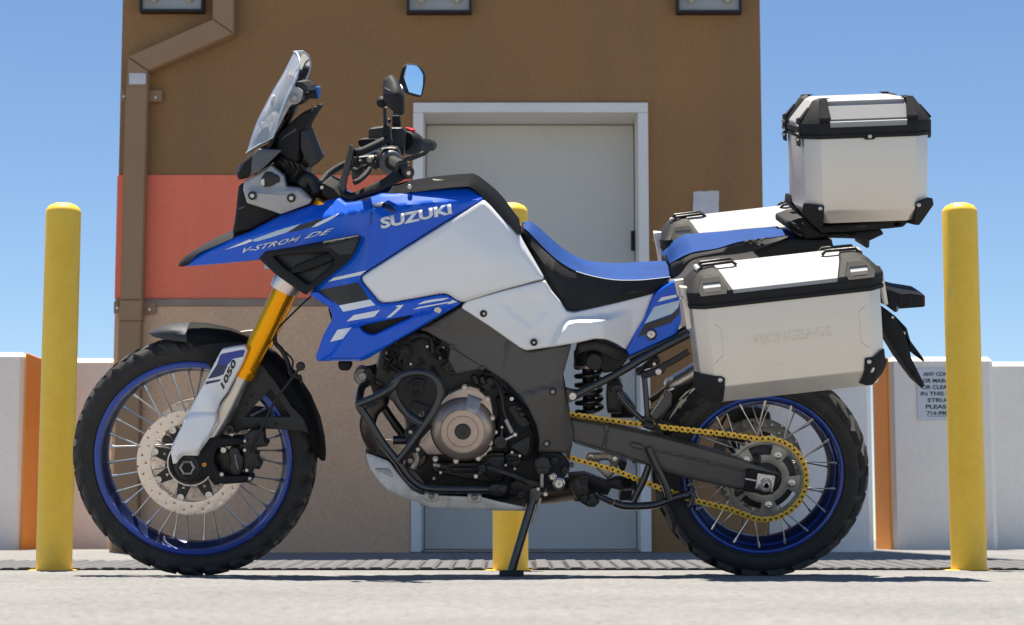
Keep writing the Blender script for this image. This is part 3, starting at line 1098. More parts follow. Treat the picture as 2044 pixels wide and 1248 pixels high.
def disc_carrier(parent, L, side=1):
    out = []
    n = 8
    a00 = math.radians(-62.5)
    for k in range(n):
        a = a00 + 2 * math.pi * k / n
        for r, d in ((62, -.30), (86, -.17), (104, -.11), (108, 0), (104, .11), (86, .17), (62, .30)):
            out.append((r * math.cos(a + d), r * math.sin(a + d)))
    holes = [circ(40, 40)] + [[(x, y) for x, y in circ(7, 3, 74 * math.cos(a00 + 2 * math.pi * (k) / n), 74 * math.sin(a00 + 2 * math.pi * (k) / n), a00 + 2 * math.pi * k / n + math.pi)] for k in range(n)]
    o = mm_plate('disc_carrier', 'engine_black', parent, out, holes, L, .006)
    ob = [o]
    for k in range(n):
        a = a00 + 2 * math.pi * k / n
        bm = lathe_bm((.100 * math.cos(a), 0, .100 * math.sin(a)), [(.0095, L - .004), (.0095, L + .003), (.0055, L + .003), (.0050, L), (0, L)], 16)
        ob.append(obj('disc_button', bm, 'steel', parent, 30))
    if side < 0:
        for x in ob:
            x.data.transform(Matrix.Scale(-1, 4, (0, 1, 0)))
            x.data.flip_normals()

for sd in (1, -1):
    brake_disc(WF, .1445, .107, .083, .005, 48, sd)
    disc_carrier(WF, .078, sd)
obj('hub', lathe_bm((0, 0, 0), [(0, .075), (.03, .075), (.034, .070), (.060, .068), (.062, .060), (.040, .056), (.036, .042), (.056, .038), (.056, .030), (.030, .026), (.028, 0),
                               (.030, -.026), (.056, -.030), (.056, -.038), (.036, -.042), (.060, -.068), (0, -.07)], 40), 'engine_black', WF, 30)
obj('hub_ring', lathe_bm((0, 0, 0), [(.056, .080), (.061, .086), (.062, .090), (.0585, .0905), (.052, .086)], 48), 'steel', WF, 40)
obj('hub', lathe_bm((0, 0, 0), [(0, .085), (.045, .085), (.062, .080), (.066, .055), (.050, .050), (.066, .040), (.066, .032), (.035, .028), (.032, 0),
                               (.035, -.028), (.066, -.032), (.066, -.040), (.05, -.05), (.05, -.08), (0, -.08)], 40), 'engine_black', WR, 30)
brake_disc(WR, .128, .092, .088, .005, 40, -1, 'steel_dull', 3.4)
mm = mm_plate('disc_carrier', 'engine_black', WR, [p for k in range(5) for p in
              ((50 * math.cos(k * 1.2566 - .5), 50 * math.sin(k * 1.2566 - .5)), (96 * math.cos(k * 1.2566 - .1), 96 * math.sin(k * 1.2566 - .1)),
               (96 * math.cos(k * 1.2566 + .1), 96 * math.sin(k * 1.2566 + .1)), (50 * math.cos(k * 1.2566 + .5), 50 * math.sin(k * 1.2566 + .5)))], [circ(30, 24)], -.084, .004)

# ---- sprocket and chain
def make_sprocket():
    nt = 42
    rp = 0.1105 * 1000
    out = []
    for k in range(nt):
        a = 2 * math.pi * k / nt
        s = 2 * math.pi / nt
        out += [(rp - 3.6, a - .30 * s), (rp + 3.5, a - .10 * s), (rp + 3.5, a + .10 * s), (rp - 3.6, a + .30 * s)]
    out = [(r * math.cos(a), r * math.sin(a)) for r, a in out]
    holes = [sector(66, 93, 2 * math.pi * k / 5 + .30, 2 * math.pi * (k + 1) / 5 - .24, 9) for k in range(5)] + [circ(44, 40)]
    a0 = math.radians(-11)
    rot = lambda lp: [(x * math.cos(a0) - y * math.sin(a0), x * math.sin(a0) + y * math.cos(a0)) for x, y in lp]
    o = mm_plate('sprocket', 'steel_dull', WR, rot(out), [rot(h) for h in holes], .106, .007, er=.0012, ew=2)
    bmr = lathe_bm((0, 0, 0), [(.100, .1062), (.0985, .1085), (.0965, .1085), (.095, .1062)], 64)
    obj('sprocket_rib', bmr, 'steel_dull', WR, 40)
    for k in range(5):
        a = a0 + 2 * math.pi * k / 5 + .03
        obj('sprocket_nut', lathe_bm((.072 * math.cos(a), 0, .072 * math.sin(a)), [(.011, .105), (.011, .109), (.0075, .110), (.0075, .115), (.004, .116), (0, .114)], 8), 'steel', WR, 25)
    obj('cush_drive', lathe_bm((0, 0, 0), [(0, .098), (.060, .098), (.085, .090), (.088, .062)], 40), 'engine_black', WR, 30)
make_sprocket()

def chain_path():
    """chain line in bike coordinates at its distance out, from the gearbox over the sprocket and back"""
    L = .103
    top = [P(1128, 824, L), P(1135, 826, L), P(1235, 841, L), P(1330, 853, L), P(1450, 866, L)]
    c = Vector((RW[0], -L, RW[1]))
    rp = .1105
    a0, a1 = math.radians(100), math.radians(-104)
    arc = [c + Vector((rp * math.cos(a0 + (a1 - a0) * k / 40), 0, rp * math.sin(a0 + (a1 - a0) * k / 40))) for k in range(41)]
    bot = [P(1455, 1015, L), P(1385, 998, L), P(1310, 971, L), P(1225, 937, L), P(1150, 917, L), P(1128, 908, L)]
    pts = top + arc + bot
    d = [0]
    for a, b in zip(pts[:-1], pts[1:]):
        d.append(d[-1] + (b - a).length)
    return pts, d

def make_chain():
    ch = link('chain', None, BIKE)
    pts, d = chain_path()
    pitch = .0154
    def at(s):
        k = max(0, min(len(d) - 2, int(np.searchsorted(d, s)) - 1))
        f = (s - d[k]) / max(1e-9, d[k + 1] - d[k])
        return pts[k].lerp(pts[k + 1], f)
    def eight(a, w, p):
        o = []
        for k in range(7):
            q = math.pi / 2 + math.pi * k / 6
            o.append((-p / 2 + a * math.cos(q), a * math.sin(q)))
        o.append((0, -w))
        for k in range(7):
            q = -math.pi / 2 + math.pi * k / 6
            o.append((p / 2 + a * math.cos(q), a * math.sin(q)))
        o.append((0, w))
        return o
    bo = panel_bm(eight(8.4, 6.4, 15.4), const(.006), th=.0022, er=.0004, ew=.8, step=99, rnd=0, grid=False, back=True, proj=poly2)
    n0 = len(bo.faces)
    for sx in (-1, 1):
        lathe_bm((sx * .0077, 0, 0), [(.0036, .0055), (.0036, .0075), (.0024, .0080), (0, .0080)], 8, bo)
    bo.faces.ensure_lookup_table()
    for f in bo.faces[n0:]:
        f.material_index = 1
    outer = obj('chain_link', bo, 'chain_gold', ch, 30)
    outer.data.materials.append(M['chain_inner'])
    bi = panel_bm(eight(6.4, 3.6, 15.4), const(.0020), th=.0018, er=0, step=99, rnd=0, grid=False, back=True, proj=poly2)
    for sx in (-1, 1):
        lathe_bm((sx * .0077, 0, 0), [(.0048, .003), (.0048, -.006), (0, -.006)], 8, bi)
    inner = obj('chain_roller', bi, 'chain_inner', ch, 30)
    s, i = 0.006, 0
    while s + pitch < d[-1]:
        a, b = at(s), at(s + pitch)
        mid = (a + b) / 2
        ang = math.atan2(b.z - a.z, b.x - a.x)
        src = outer if i % 2 == 0 else inner
        o = src if i < 2 else link(src.name.split('.')[0], src.data, ch)
        o.location = mid
        o.rotation_euler = (0, -ang, 0)
        s += pitch
        i += 1
make_chain()

# ---- swing arm
sw_top = Q('H', '236,-10 530,38 850,106 1180,192 1560,300 1880,412 1915,436 1905,470 1850,560 1800,590 1640,566 1180,462 990,402 850,352 780,330 500,238 258,172 236,100')
SWF = Field([(1140, 850, .150), (1300, 890, .150), (1400, 920, .148), (1540, 960, .142), (1500, 970, .145), (1200, 890, .152)])
SWING = panel('swing_arm', 'frame_paint', BIKE, sw_top, SWF, th=.05, ew=5, er=.008, step=12, rnd=4, back=True)
plate('swing_arm_rib', 'frame_paint', SWING, Q('H', '262,160 500,228 780,322 840,345 820,352 780,340 500,250 262,178'), .158, th=.02, er=.002)
plate('swing_arm_rib', 'frame_paint', SWING, Q('H', '505,30 545,40 530,120 520,225 490,232 488,210 512,110'), .158, th=.02, er=.003)
plate('swing_arm_rib', 'frame_paint', SWING, Q('H', '930,232 1250,300 1640,398 1640,412 1250,318 930,250'), .1555, th=.02, er=.002)
tube('swing_arm_boss', 'frame_paint', SWING, [(1259, 887, .155), (1268, 889, .155), (1282, 893, .155)], .007)
plate('swing_arm_end', 'black_plastic', SWING, Q('H', '1640,390 1660,382 1910,440 1895,480 1850,590 1620,560 1640,440'), .156, th=.012)
plate('axle_block', 'steel', SWING, Q('H', '1728,418 1872,442 1842,577 1708,548'), .166, th=.012, er=.002)
c = P(1528.5, 966.5, .17)
lathe('axle_nut', 'steel', SWING, c, [(.0225, -.006), (.0225, .001), (.0185, .002), (.0185, .010), (.0165, .012), (.0125, .012), (.012, .006), (.0095, .006), (.009, .015), (.0065, .016), (.006, .008)], 12, 25)
lathe('bore_shade_disc', 'bore_shade', SWING, c, [(.0062, .009), (0, .009)], 12)  # dark disc painting the shade inside the nut
tube('axle_adjuster', 'steel', SWING, [(1487, 956, .158), (1508, 960, .158)], .004)
plate('chain_guide', 'engine_black', SWING, Q('H', '1560,545 1600,540 1625,575 1590,590 1570,610 1545,600 1545,570'), .160, th=.01)
plate('guard_bracket', 'engine_black', SWING, Q('H', '1700,300 1712,278 1740,268 1757,285 1755,350 1700,345'), .125, th=.02)
bolt(SWING, 1512, 914, .127, .005, 'engine_black')
for px, py in ((1471, 983.5), (1497, 940)):
    bolt(SWING, px, py, .158, .004, 'engine_black')
plate('chain_guard', 'engine_black', SWING, Q('G', '900,835 950,800 1300,880 1560,940 1700,975 1680,985 1500,955 1200,890 950,850'), .085, th=.01)
plate('guard_bracket', 'engine_black', SWING, Q('G', '890,855 925,830 958,860 955,915 900,900'), .16, th=.012)
bolt(SWING, 1313, 859, .162, .005, 'engine_black')

# ---- fork
FORK = link('fork', None, BIKE)
LF = .105
ax = (84.0, -174.0)
tube('fork_tube', 'fork_gold', FORK, [(487.5, 744, LF), (530, 656, LF), (572, 569, LF), (650, 405, LF)], .0288, seg=28, n=3)
ftm = obj('fork_tube', tube_bm(spline([Vector((p.x, -p.y, p.z)) for p in (P(487.5, 744, LF), P(572, 569, LF), P(650, 405, LF))], 4), .0288, 28), 'fork_gold', FORK, 50)
a, b = P(491, 737, LF), P(486.5, 746, LF)
obj('fork_collar', tube_bm([P(493, 733, LF), P(491.5, 736, LF), P(490, 739, LF), P(484, 751, LF)], [.0290, .0302, .0302, .0298], 28), 'fork_gold', FORK, 30)
tube('fork_slider', 'steel', FORK, [(486, 748, LF), (440, 843, LF), (385, 925, LF)], .0225, seg=20)
obj('fork_slider', tube_bm([Vector((p.x, -p.y, p.z)) for p in (P(486, 748, LF), P(440, 843, LF), P(385, 925, LF))], .0225, 16), 'steel', FORK, 50)
tube('fork_damper', 'steel', FORK, [(487, 773, .085), (461, 825, .085)], .0072, seg=12)
# clamp under the beak
tube('fork_clamp', 'exhaust_steel', FORK, [(566, 580, LF), (590, 531, LF)], [.037, .039, .039, .039, .038, .036, .035], seg=28)
obj('fork_clamp', tube_bm([Vector((p.x, -p.y, p.z)) for p in (P(566, 580, LF), P(590, 531, LF))], .037, 24), 'exhaust_steel', FORK, 50)
# white guard
gpts = Q('A', '1213,230 1300,212 1393,200 1416,240 1388,322 1350,398 1330,430 1262,580 1206,652 1165,742 1170,790 1185,830 1120,932 1012,1080 905,1078 870,1112 852,1140 822,1146 803,1052 812,1000 900,822 966,690 1080,480 1193,262')
GF = Field([(445, 700, .155), (490, 692, .145), (420, 800, .165), (365, 880, .165), (345, 915, .158), (400, 890, .168), (440, 800, .150), (430, 840, .158), (480, 740, .145), (390, 800, .150)],
           [plateau(Q('A', '880,800 960,742 1080,738 1200,742 1130,900 1020,1060 905,1060 850,1120 815,1050 820,1000'), .010, 4)])
GUARD = panel('fork_guard', 'tank_white', FORK, gpts, GF, th=.02, ew=3, er=.005, step=5, rnd=1.5, label='white guard with dark number decal')
panel('guard_strip', 'disc_steel', FORK, Q('A', '1338,428 1385,430 1250,700 1195,820 1150,905 1128,930 1120,925 1170,835 1172,740 1215,655 1265,585'), .128, th=.012, ew=2, er=.002, step=8)
for s, m in (('1197,276 1215,264 1385,232 1398,242 1380,290 1300,305 1258,356 1172,352', 'decal_blue'), ('1172,352 1258,356 1225,430 1180,448 1098,467', 'decal_navy'), ('1090,486 1205,468 1192,486 1076,512', 'decal_navy')):
    panel('decal', m, GUARD, Q('A', s), lambda q: GF(q) + .0008, th=0, ew=1, er=0, step=7, rnd=1)
lettering('number_decal', 'decal_dark', GUARD, '1050', Q('A', '1192,530 1296,308 1335,330 1226,552'), lambda q: GF(q) + .0010, bold=.03, shear=.25, spacing=1.0)
for x, y in ((925, 880), (848, 1030)):
    cc = Q('A', f'{x},{y}')[0]
    bm = bmesh.new()
    bmesh.ops.create_uvsphere(bm, u_segments=16, v_segments=8, radius=.010)
    bmesh.ops.scale(bm, vec=(1, .5, 1.15), verts=bm.verts)
    bmesh.ops.translate(bm, verts=bm.verts, vec=P(*cc, .158))
    obj('guard_boss', bm, 'tank_white', GUARD, 60)
tube('guard_seam', 'decal_dark', GUARD, [(a_[0], a_[1], .150) for a_ in Q('A', '1320,470 1262,580 1206,652 1163,742 1168,785')], .0018, seg=6)
mirrored(GUARD)
# front mudguard: a shell following the tyre
def mudguard():
    R = .360
    def row(a, hw, R, drop, crown):
        pts = []
        for k in range(13):
            t = -1 + 2 * k / 12
            ct = abs(t)
            if ct > .8:
                l = hw
                r = R - crown - drop * (ct - .8) / .2
            else:
                l = hw * ct / .8
                r = R - crown * (ct / .8) ** 2.2
            pts.append((FW[0] + r * math.cos(a), math.copysign(l, t), FW[1] + r * math.sin(a)))
        return pts
    sp = [(109, .010, .362, .002, .0), (107, .028, .3645, .006, .010), (103, .045, .3665, .016, .012), (97, .056, .367, .024, .014), (91, .062, .367, .028, .015)]
    rows = [row(math.radians(a), *x) for a, *x in sp]
    bm = loft_bm(rows)
    r2 = bmesh.ops.solidify(bm, geom=bm.faces[:], thickness=.003)
    obj('mudguard_tip', bm, 'fender_grey', FORK, 50)
    sp = [(91, .0625, .3672, .029, .015), (84, .066, .366, .036, .016), (74, .067, .3645, .042, .016), (64, .067, .363, .040, .016), (52, .067, .361, .034, .016), (40, .067, .359, .030, .016),
          (28, .066, .357, .028, .016), (17, .064, .356, .026, .015), (8, .058, .355, .022, .013), (2, .046, .354, .014, .010), (-1.5, .02, .353, .004, .004)]
    rows = [row(math.radians(a), *x) for a, *x in sp]
    bm = loft_bm(rows)
    bmesh.ops.solidify(bm, geom=bm.faces[:], thickness=.003)
    o = obj('mudguard', bm, 'black_plastic', FORK, 50)
    return o
MUD = mudguard()
o = plate('mudguard_side', 'black_plastic', FORK, Q('A', '1000,205 1090,185 1250,175 1400,180 1480,300 1330,420 1120,380 1060,280'), .078, th=.010, rnd=4)
mirrored(o)
o = plate('mudguard_stay', 'grey_plastic', FORK, Q('A', '1480,330 1540,365 1640,490 1770,690 1868,790 1905,905 1850,880 1640,868 1400,858 1330,900 1228,872 1262,760 1300,715 1420,490'),
          .080, th=.010, holes=[Q('A', '1600,548 1690,660 1765,768 1560,772 1398,768 1440,715 1530,620')], rnd=4)
mirrored(o)
for x, y in ((1447, 603), (1407, 672), (1500, 826), (1642, 826)):
    cc = Q('A', f'{x},{y}')[0]
    bolt(FORK, cc[0], cc[1], .0815, .0035, 'engine_black')
# axle lug and calliper
o = plate('axle_lug', 'black_plastic', FORK, Q('A', '852,1150 872,1112 905,1082 1020,1082 1090,946 1140,936 1388,946 1402,968 1395,985 1290,1002 1180,1015 1150,1080 1150,1120 1175,1190 1245,1238 1428,1240 1458,1262 1452,1290 1240,1306 1215,1306 1100,1240 1050,1270 960,1300 880,1262 850,1200'),
          .135, th=.055, er=.006, ew=4, rnd=3)
mirrored(o)
cc = Q('B', '935,216')[0]
lathe('axle', 'steel_dull', FORK, P(*cc, .137), [(.022, -.02), (.022, 0), (.0185, .002), (.0155, .001), (.0145, -.012)], 6, 20)
lathe('bore_shade_disc', 'bore_shade', FORK, P(*cc, .137), [(.0150, -.006), (0, -.006)], 6)  # dark disc painting the shade inside the hollow axle
lathe('axle_seat', 'engine_black', FORK, P(*cc, .136), [(.036, -.03), (.034, -.002), (.024, .001), (.023, -.004)], 32)
CAL = plate('brake_calliper', 'engine_black', FORK, Q('A', '1262,1050 1275,1020 1305,1008 1345,1018 1360,1070 1385,1090 1383,1150 1362,1235 1310,1240 1270,1190 1285,1120'), .140, th=.05, er=.006, ew=4, rnd=4)
plate('calliper_body', 'engine_black', CAL, Q('A', '1372,945 1440,878 1500,868 1545,880 1550,960 1582,985 1575,1005 1490,1015 1470,1055 1500,1065 1500,1110 1528,1150 1515,1192 1465,1180 1450,1235 1392,1215 1375,1150'), .128, th=.045, er=.006, ew=4, rnd=3)
plate('calliper_body', 'engine_black', CAL, Q('A', '1160,1075 1215,1040 1290,1050 1300,1230 1240,1240 1190,1190 1200,1130'), .105, th=.03)
lettering('maker_mark', 'decal_pale', CAL, 'TOKICO', Q('A', '1333,1190 1310,1075 1322,1072 1345,1188')[::-1], .1412, depth=.0004)
for x, y, r in ((1226, 1032, .0085), (1212, 1225, .006), (1412, 1192, .005), (1395, 1032, .005)):
    cc = Q('A', f'{x},{y}')[0]
    bolt(CAL, cc[0], cc[1], .142, r, 'steel', .006)
tube('pin_bolt', 'steel', FORK, [(487, 880, .137), (491.5, 880.5, .137)], .0065)
tube('pin_bolt', 'steel', FORK, [(496, 955, .137), (502, 955.5, .137)], .0065)
bolt(FORK, 408, 927.5, .137, .006, 'amber')
plate('sensor_tab', 'steel', FORK, Q('A', '1190,870 1215,820 1248,840 1230,890 1205,915'), .115, th=.006)
bolt(FORK, 459.5, 856, .11, .013, 'engine_black', .01)
plate('sensor_tab', 'steel', FORK, Q('A', '1255,925 1280,895 1310,905 1300,935'), .115, th=.006)
tube('brake_hose', 'cable', FORK, [(499, 915, .12), (503, 893, .13), (520, 860, .14), (545, 808, .14), (575, 765, .13), (598, 735, .12)], .0036, seg=8)
lathe('hose_end', 'engine_black', FORK, P(600, 731.5, .12), [(0, -.010), (.011, -.006), (.0125, 0), (.010, .008), (0, .010)], 16, 50)
tube('brake_hose', 'cable', FORK, [(655, 560, .09), (622, 590, .08), (580, 630, .075), (553, 660, .075), (552, 690, .08), (572, 705, .085), (584, 720, .09), (583, 738, .095)], .0026, seg=8)
tube('brake_hose', 'cable', FORK, [(548, 668, .085), (550, 685, .085), (563, 700, .09), (575, 725, .09), (580, 745, .10), (590, 752, .105), (600, 752, .11)], .0062, seg=8)
tube('brake_hose', 'cable', FORK, [(600, 752, .11), (602, 765, .11)], .004, seg=8)

# ---- body panels
crease = [(360, 532), (420, 502), (470, 482), (540, 460), (600, 444), (650, 433), (700, 424), (740, 417), (800, 410), (880, 403), (966, 399)]
BF = Field([(372, 530, .030), (420, 510, .060), (470, 500, .095), (520, 500, .125), (515, 520, .115), (600, 480, .165), (600, 450, .160), (660, 540, .215), (640, 590, .215), (720, 560, .225),
            (700, 470, .195), (760, 440, .205), (830, 430, .205), (900, 415, .195), (960, 398, .180), (840, 490, .215), (660, 620, .222), (640, 712, .235), (700, 720, .245),
            (720, 660, .250), (780, 620, .240), (800, 670, .250), (860, 600, .225), (918, 606, .205), (700, 610, .240), (900, 400, .19), (700, 430, .185)],
           [above_line(crease, .0012), plateau(Q('E', '390,360 480,340 900,270 1040,232 1280,200 760,510 480,645 130,640 225,600'), .010, 7)])
slot = Q('E', '468,372 520,352 720,308 898,276 870,302 760,352 640,412 590,433 545,432 500,410')
blue = [(372, 532), (379, 516), (395, 505), (440, 484), (476, 468), (498, 463), (560, 430), (615, 412), (676, 395), (690, 406), (720, 402), (760, 387), (787, 387), (835, 380), (922, 374.5), (937, 375),
        (948, 381), (965, 395), (962, 400), (900, 436), (820, 486), (727, 545), (720, 553), (721, 562), (746, 593), (753, 603), (764, 607), (790, 605), (880, 588), (893, 588.5), (921, 606),
        (860, 642), (790, 682), (735, 716), (720, 721), (634, 721), (630, 713), (645, 670), (661, 641), (664, 633), (657, 614), (640, 603), (617, 588), (640, 560), (610, 520), (540, 515), (515, 519), (450, 526)]
BLUE = panel('tank_cover', 'blue_paint', BIKE, blue, BF, th=.02, ew=4, er=.005, step=4.5, rnd=3, holes=[slot], smooth=28)
mirrored(BLUE)
panel('slot_backing', 'engine_black', BIKE, Q('E', '440,360 720,295 920,262 900,320 640,430 590,450 500,430'), .205, th=.02, er=0)
def decal(m, pts, lift=.0008, name='decal', parent=None, f=BF, rnd=.6):
    return panel(name, m, parent or BLUE, pts, lambda q: f(q) + lift + .0012, th=0, ew=1, er=0, step=3.5, rnd=rnd)
decal('decal_white', Q('C', '430,718 545,668 632,632 650,634 655,645 600,668'))
decal('decal_pale', Q('C', '657,634 700,618 860,560 1036,508 985,545 925,578 800,618 690,648 660,650'))
decal('decal_dark', Q('C', '932,578 990,545 1042,514 1120,492 1222,460 1200,482 1150,520 1090,540 1000,566'))
decal('decal_white', Q('C', '1128,537 1165,505 1240,468 1350,420 1322,448 1260,485 1175,527'))
decal('decal_white', Q('C', '1258,971 1305,938 1567,879 1520,917'))
decal('decal_dark', Q('C', '1176,1040 1500,975 1590,1112 1345,1156'))
decal('decal_white', Q('E', '306,200 553,152 598,197 340,250'))
decal('decal_white', Q('E', '367,328 425,276 635,235 588,290'))
decal('decal_white', Q('E', '234,491 295,394 410,374 338,466'))
decal('decal_white', Q('E', '755,205 780,198 824,194 800,222 722,292 684,298 745,245 778,214'))
decal('decal_white', Q('E', '940,188 990,163 1080,148 1186,137 1150,155 1050,172 945,192'))
decal('decal_white', Q('E', '896,234 940,213 1080,188 1206,166 1208,152 1252,173 1200,185 1170,191 1182,180 1050,204'))
lettering('name_decal', 'decal_white', BLUE, 'V-STROM', Q('C', '588,700 1050,600 1040,642 575,742'), lambda q: BF(q) + .0018, bold=.026, shear=.42, spacing=1.08)
lettering('name_decal', 'decal_white', BLUE, 'DE', Q('C', '1085,588 1312,538 1300,582 1066,628'), lambda q: BF(q) + .0018, bold=.02, shear=.5, spacing=1.05)
lettering('name_decal', 'decal_white', BLUE, 'SUZUKI', [(758.5, 434.5), (900, 407), (902.5, 427), (760.5, 457.5)], lambda q: BF(q) + .0018, bold=.045, spacing=1.0)
bolt(BLUE, 873.7, 619.5, float(BF([(873.7, 619.5)])[0]) + .003, .0095, 'steel', .003)
# navy panel painting the shade of the recess where cowl and tank meet
panel('cowl_notch_shade', 'decal_navy', BLUE, Q('C', '1600,350 1690,330 1760,345 1800,400 1790,425 1760,420 1700,380 1620,375'), lambda q: BF(q) + .0025, th=.006, ew=3, er=.003, step=6)
tube('cowl_seam', 'decal_navy', BLUE, [(740.5, 412, float(BF([(740.5, 412)])[0]) + .001), (741, 428, float(BF([(741, 428)])[0]) + .001), (739, 450, float(BF([(739, 450)])[0]))], .0012, seg=6)

WF_ = Field([(725, 560, .232), (770, 600, .236), (890, 585, .232), (925, 603, .222), (960, 405, .190), (1000, 450, .195), (1040, 480, .185), (1080, 555, .195), (900, 500, .232), (850, 520, .236), (980, 520, .228), (1000, 570, .215)],
            [above_line([(700, 540), (962, 404), (985, 425), (1037, 497), (1087, 560)], .0003)])
wpan = [(722, 552), (730, 546), (820, 489), (900, 439), (958, 402), (966, 398), (978, 408), (1010, 442), (1037, 468), (1050, 492), (1070, 526), (1087.5, 557), (1000, 580), (924, 603.5), (913, 600), (893, 586.5), (880, 586), (790, 603), (766, 605.5), (757, 602), (748, 592), (724, 562)]
WPAN = panel('tank_panel', 'tank_white', BIKE, wpan, WF_, th=.02, ew=9, er=.012, step=8, rnd=6, label='white tank side panel')
mirrored(WPAN)
panel('tank_facet', 'tank_white', WPAN, [(957, 418), (966, 405), (985, 420), (1037, 480), (1041, 488), (1030, 484), (985, 436), (968, 424)], lambda q: WF_(q) + .001 - np.maximum(0, (q[:, 0] - 957) * .67 - (q[:, 1] - 418) * .74) * .0021, th=.004, ew=3, er=.003, step=6)
SF = Field([(930, 610, .215), (1087, 562, .195), (1000, 640, .215), (1070, 690, .205), (1130, 640, .200), (1210, 672, .190), (1250, 690, .180), (1300, 590, .165), (1180, 610, .185), (1160, 680, .200), (1050, 600, .208)],
           [plateau(Q('S', '370,810 500,770 690,740 730,760 800,890 760,930 640,1050 480,930'), -.006, 12), ledge(Q('S', '800,1120 845,1035 900,965 940,938 975,934 1080,924 1250,912 1420,862'), .0026, .030, (1098, 1112, 1205, 1260))])
side = Q('S', '86,850 100,830 135,803 400,728 752,640 800,720 870,800 925,886 985,896 1300,822 1622,740 1545,950 1395,1192 1330,1150 1240,1110 1150,1106 1000,1140 800,1172 605,1200 560,1184 300,1002 90,864')
SIDE = panel('side_panel', 'tank_white', BIKE, side, SF, th=.018, ew=5, er=.007, step=4.5, rnd=4, label='white side panel below the seat')
mirrored(SIDE)
bolt(SIDE, *Q('S', '260,905')[0], .216, .0095, 'engine_black', .003)
bolt(SIDE, *Q('S', '663,1135')[0], .212, .0095, 'engine_black', .003)
lathe('bolt_core', 'steel', SIDE, P(*Q('S', '264,905')[0], .218), [(.004, 0), (.003, .002), (0, .002)], 8)
lathe('bolt_core', 'steel', SIDE, P(*Q('S', '663,1135')[0], .214), [(.004, 0), (.003, .002), (0, .002)], 8)
# tail panel
TF = Field([(1252, 700, .180), (1255, 710, .178), (1310, 590, .175), (1350, 570, .185), (1360, 640, .19), (1340, 660, .19), (1300, 670, .185)])
tail = Q('S', '1400,1195 1480,1050 1550,940 1630,742 1690,700 1765,655 1800,650 1830,830 1842,960 1805,1055 1780,1078 1600,1165 1424,1246')
TAIL = panel('tail_panel', 'blue_paint', BIKE, tail, TF, th=.02, ew=4, er=.006, step=7, rnd=3)
mirrored(TAIL)
decal('decal_white', Q('S', '1650,813 1680,775 1800,752 1806,772'), parent=TAIL, f=TF)
decal('decal_pale', Q('S', '1545,985 1625,850 1826,798 1815,855 1765,905'), parent=TAIL, f=TF, lift=.0007)
decal('decal_dark', Q('S', '1490,1094 1546,990 1760,918 1826,850 1826,896 1750,982 1620,1022 1545,1072'), parent=TAIL, f=TF)
cc = Q('S', '1598,1070')[0]
lathe('lock_ring', 'decal_navy', TAIL, P(*cc, .187), [(.0155, -.004), (.0155, .002), (.0125, .003), (.012, 0), (0, 0)], 28)
lathe('key_lock', 'steel', TAIL, P(*cc, .187), [(.0105, -.002), (.0105, .003), (.009, .0042), (0, .0042)], 28)
plate('key_slot', 'decal_dark', TAIL, [(cc[0] - 2.6, cc[1] - 2.2), (cc[0] - 1.4, cc[1] - 2.8), (cc[0] + 2.6, cc[1] + 1.4), (cc[0] + 1.8, cc[1] + 2.6)], .192, th=.001, er=0)

# ---- black parts round the tank: lofts across the bike
def saddle(name, m, parent, stations, n=4, smooth=50, close=True, label=None, crest=()):
    """stations along the bike, each a row of (px, py, L) from the near edge to the middle; the far half is mirrored"""
    cols = len(stations[0])
    pts = [[P(*q) for q in st] for st in stations]
    for st, row in zip(stations, pts):                      # columns whose outline is the far shoulder, seen over the top
        for k in crest:
            q = P(st[k][0], st[k][1], -st[k][2])
            row[k] = Vector((q.x, -q.y, q.z))
    sp = [spline([p[c] for p in pts], n) for c in range(cols)]
    rows = []
    for i in range(len(sp[0])):
        half = [Vector(sp[c][i]) for c in range(cols)]
        far = [Vector((p.x, -p.y, p.z)) for p in reversed(half) if abs(p.y) > 1e-6]
        rows.append(half + far)
    bm = loft_bm(rows, caps=False, closed=close)
    if close:
        bm.faces.new(_first(bm, len(rows[0])))
        bm.faces.new(_last(bm, len(rows[0])))
    return obj(name, bm, m, parent, smooth, label)
def _first(bm, n):
    bm.verts.ensure_lookup_table()
    return [bm.verts[i] for i in range(n)][::-1]
def _last(bm, n):
    bm.verts.ensure_lookup_table()
    N = len(bm.verts)
    return [bm.verts[i] for i in range(N - n, N)]

TANK = saddle('fuel_tank', 'tank_black', BIKE, [
    [(770, 388, .150), (772, 386, .140), (776, 383, .08), (777, 381, 0)],
    [(815, 385, .168), (812, 378, .155), (810, 367, .09), (810, 365, 0)],
    [(870, 378, .172), (868, 370, .158), (867, 357, .09), (867, 354, 0)],
    [(925, 373, .170), (924, 365, .156), (925, 352, .09), (925, 349, 0)],
    [(942, 376, .168), (945, 366, .154), (950, 355, .09), (952, 352, 0)],
    [(968, 398, .172), (974, 388, .155), (984, 378, .09), (986, 375, 0)],
    [(1005, 437, .180), (1008, 425, .160), (1014, 412, .09), (1016, 409, 0)],
    [(1036, 470, .180), (1037, 460, .160), (1038, 449, .09), (1038, 446, 0)]], crest=(2,))
for x, y in (((710, 1132)), ):
    cc = Q('D', f'{x},{y}')[0]
    bolt(TANK, cc[0], cc[1], .166, .0065, 'steel')
pc = P(903, 355, -.02)
cap = lathe_bm((pc.x, 0, pc.z + .001), [(.062, -.010), (.062, -.003), (.055, -.001), (.047, -.002), (.046, -.006), (.040, -.006), (.036, -.002), (0, -.001)], 40, axis='Z')
obj('fuel_cap', cap, 'steel_dull', TANK, 40)
# front underside bodies so that nothing is hollow
plate('tank_core', 'engine_black', BIKE, [(690, 420), (780, 395), (930, 382), (960, 400), (1030, 470), (1080, 555), (925, 600), (800, 600), (735, 560), (640, 560)], .15, th=.30, er=.02, ew=15, rnd=10)
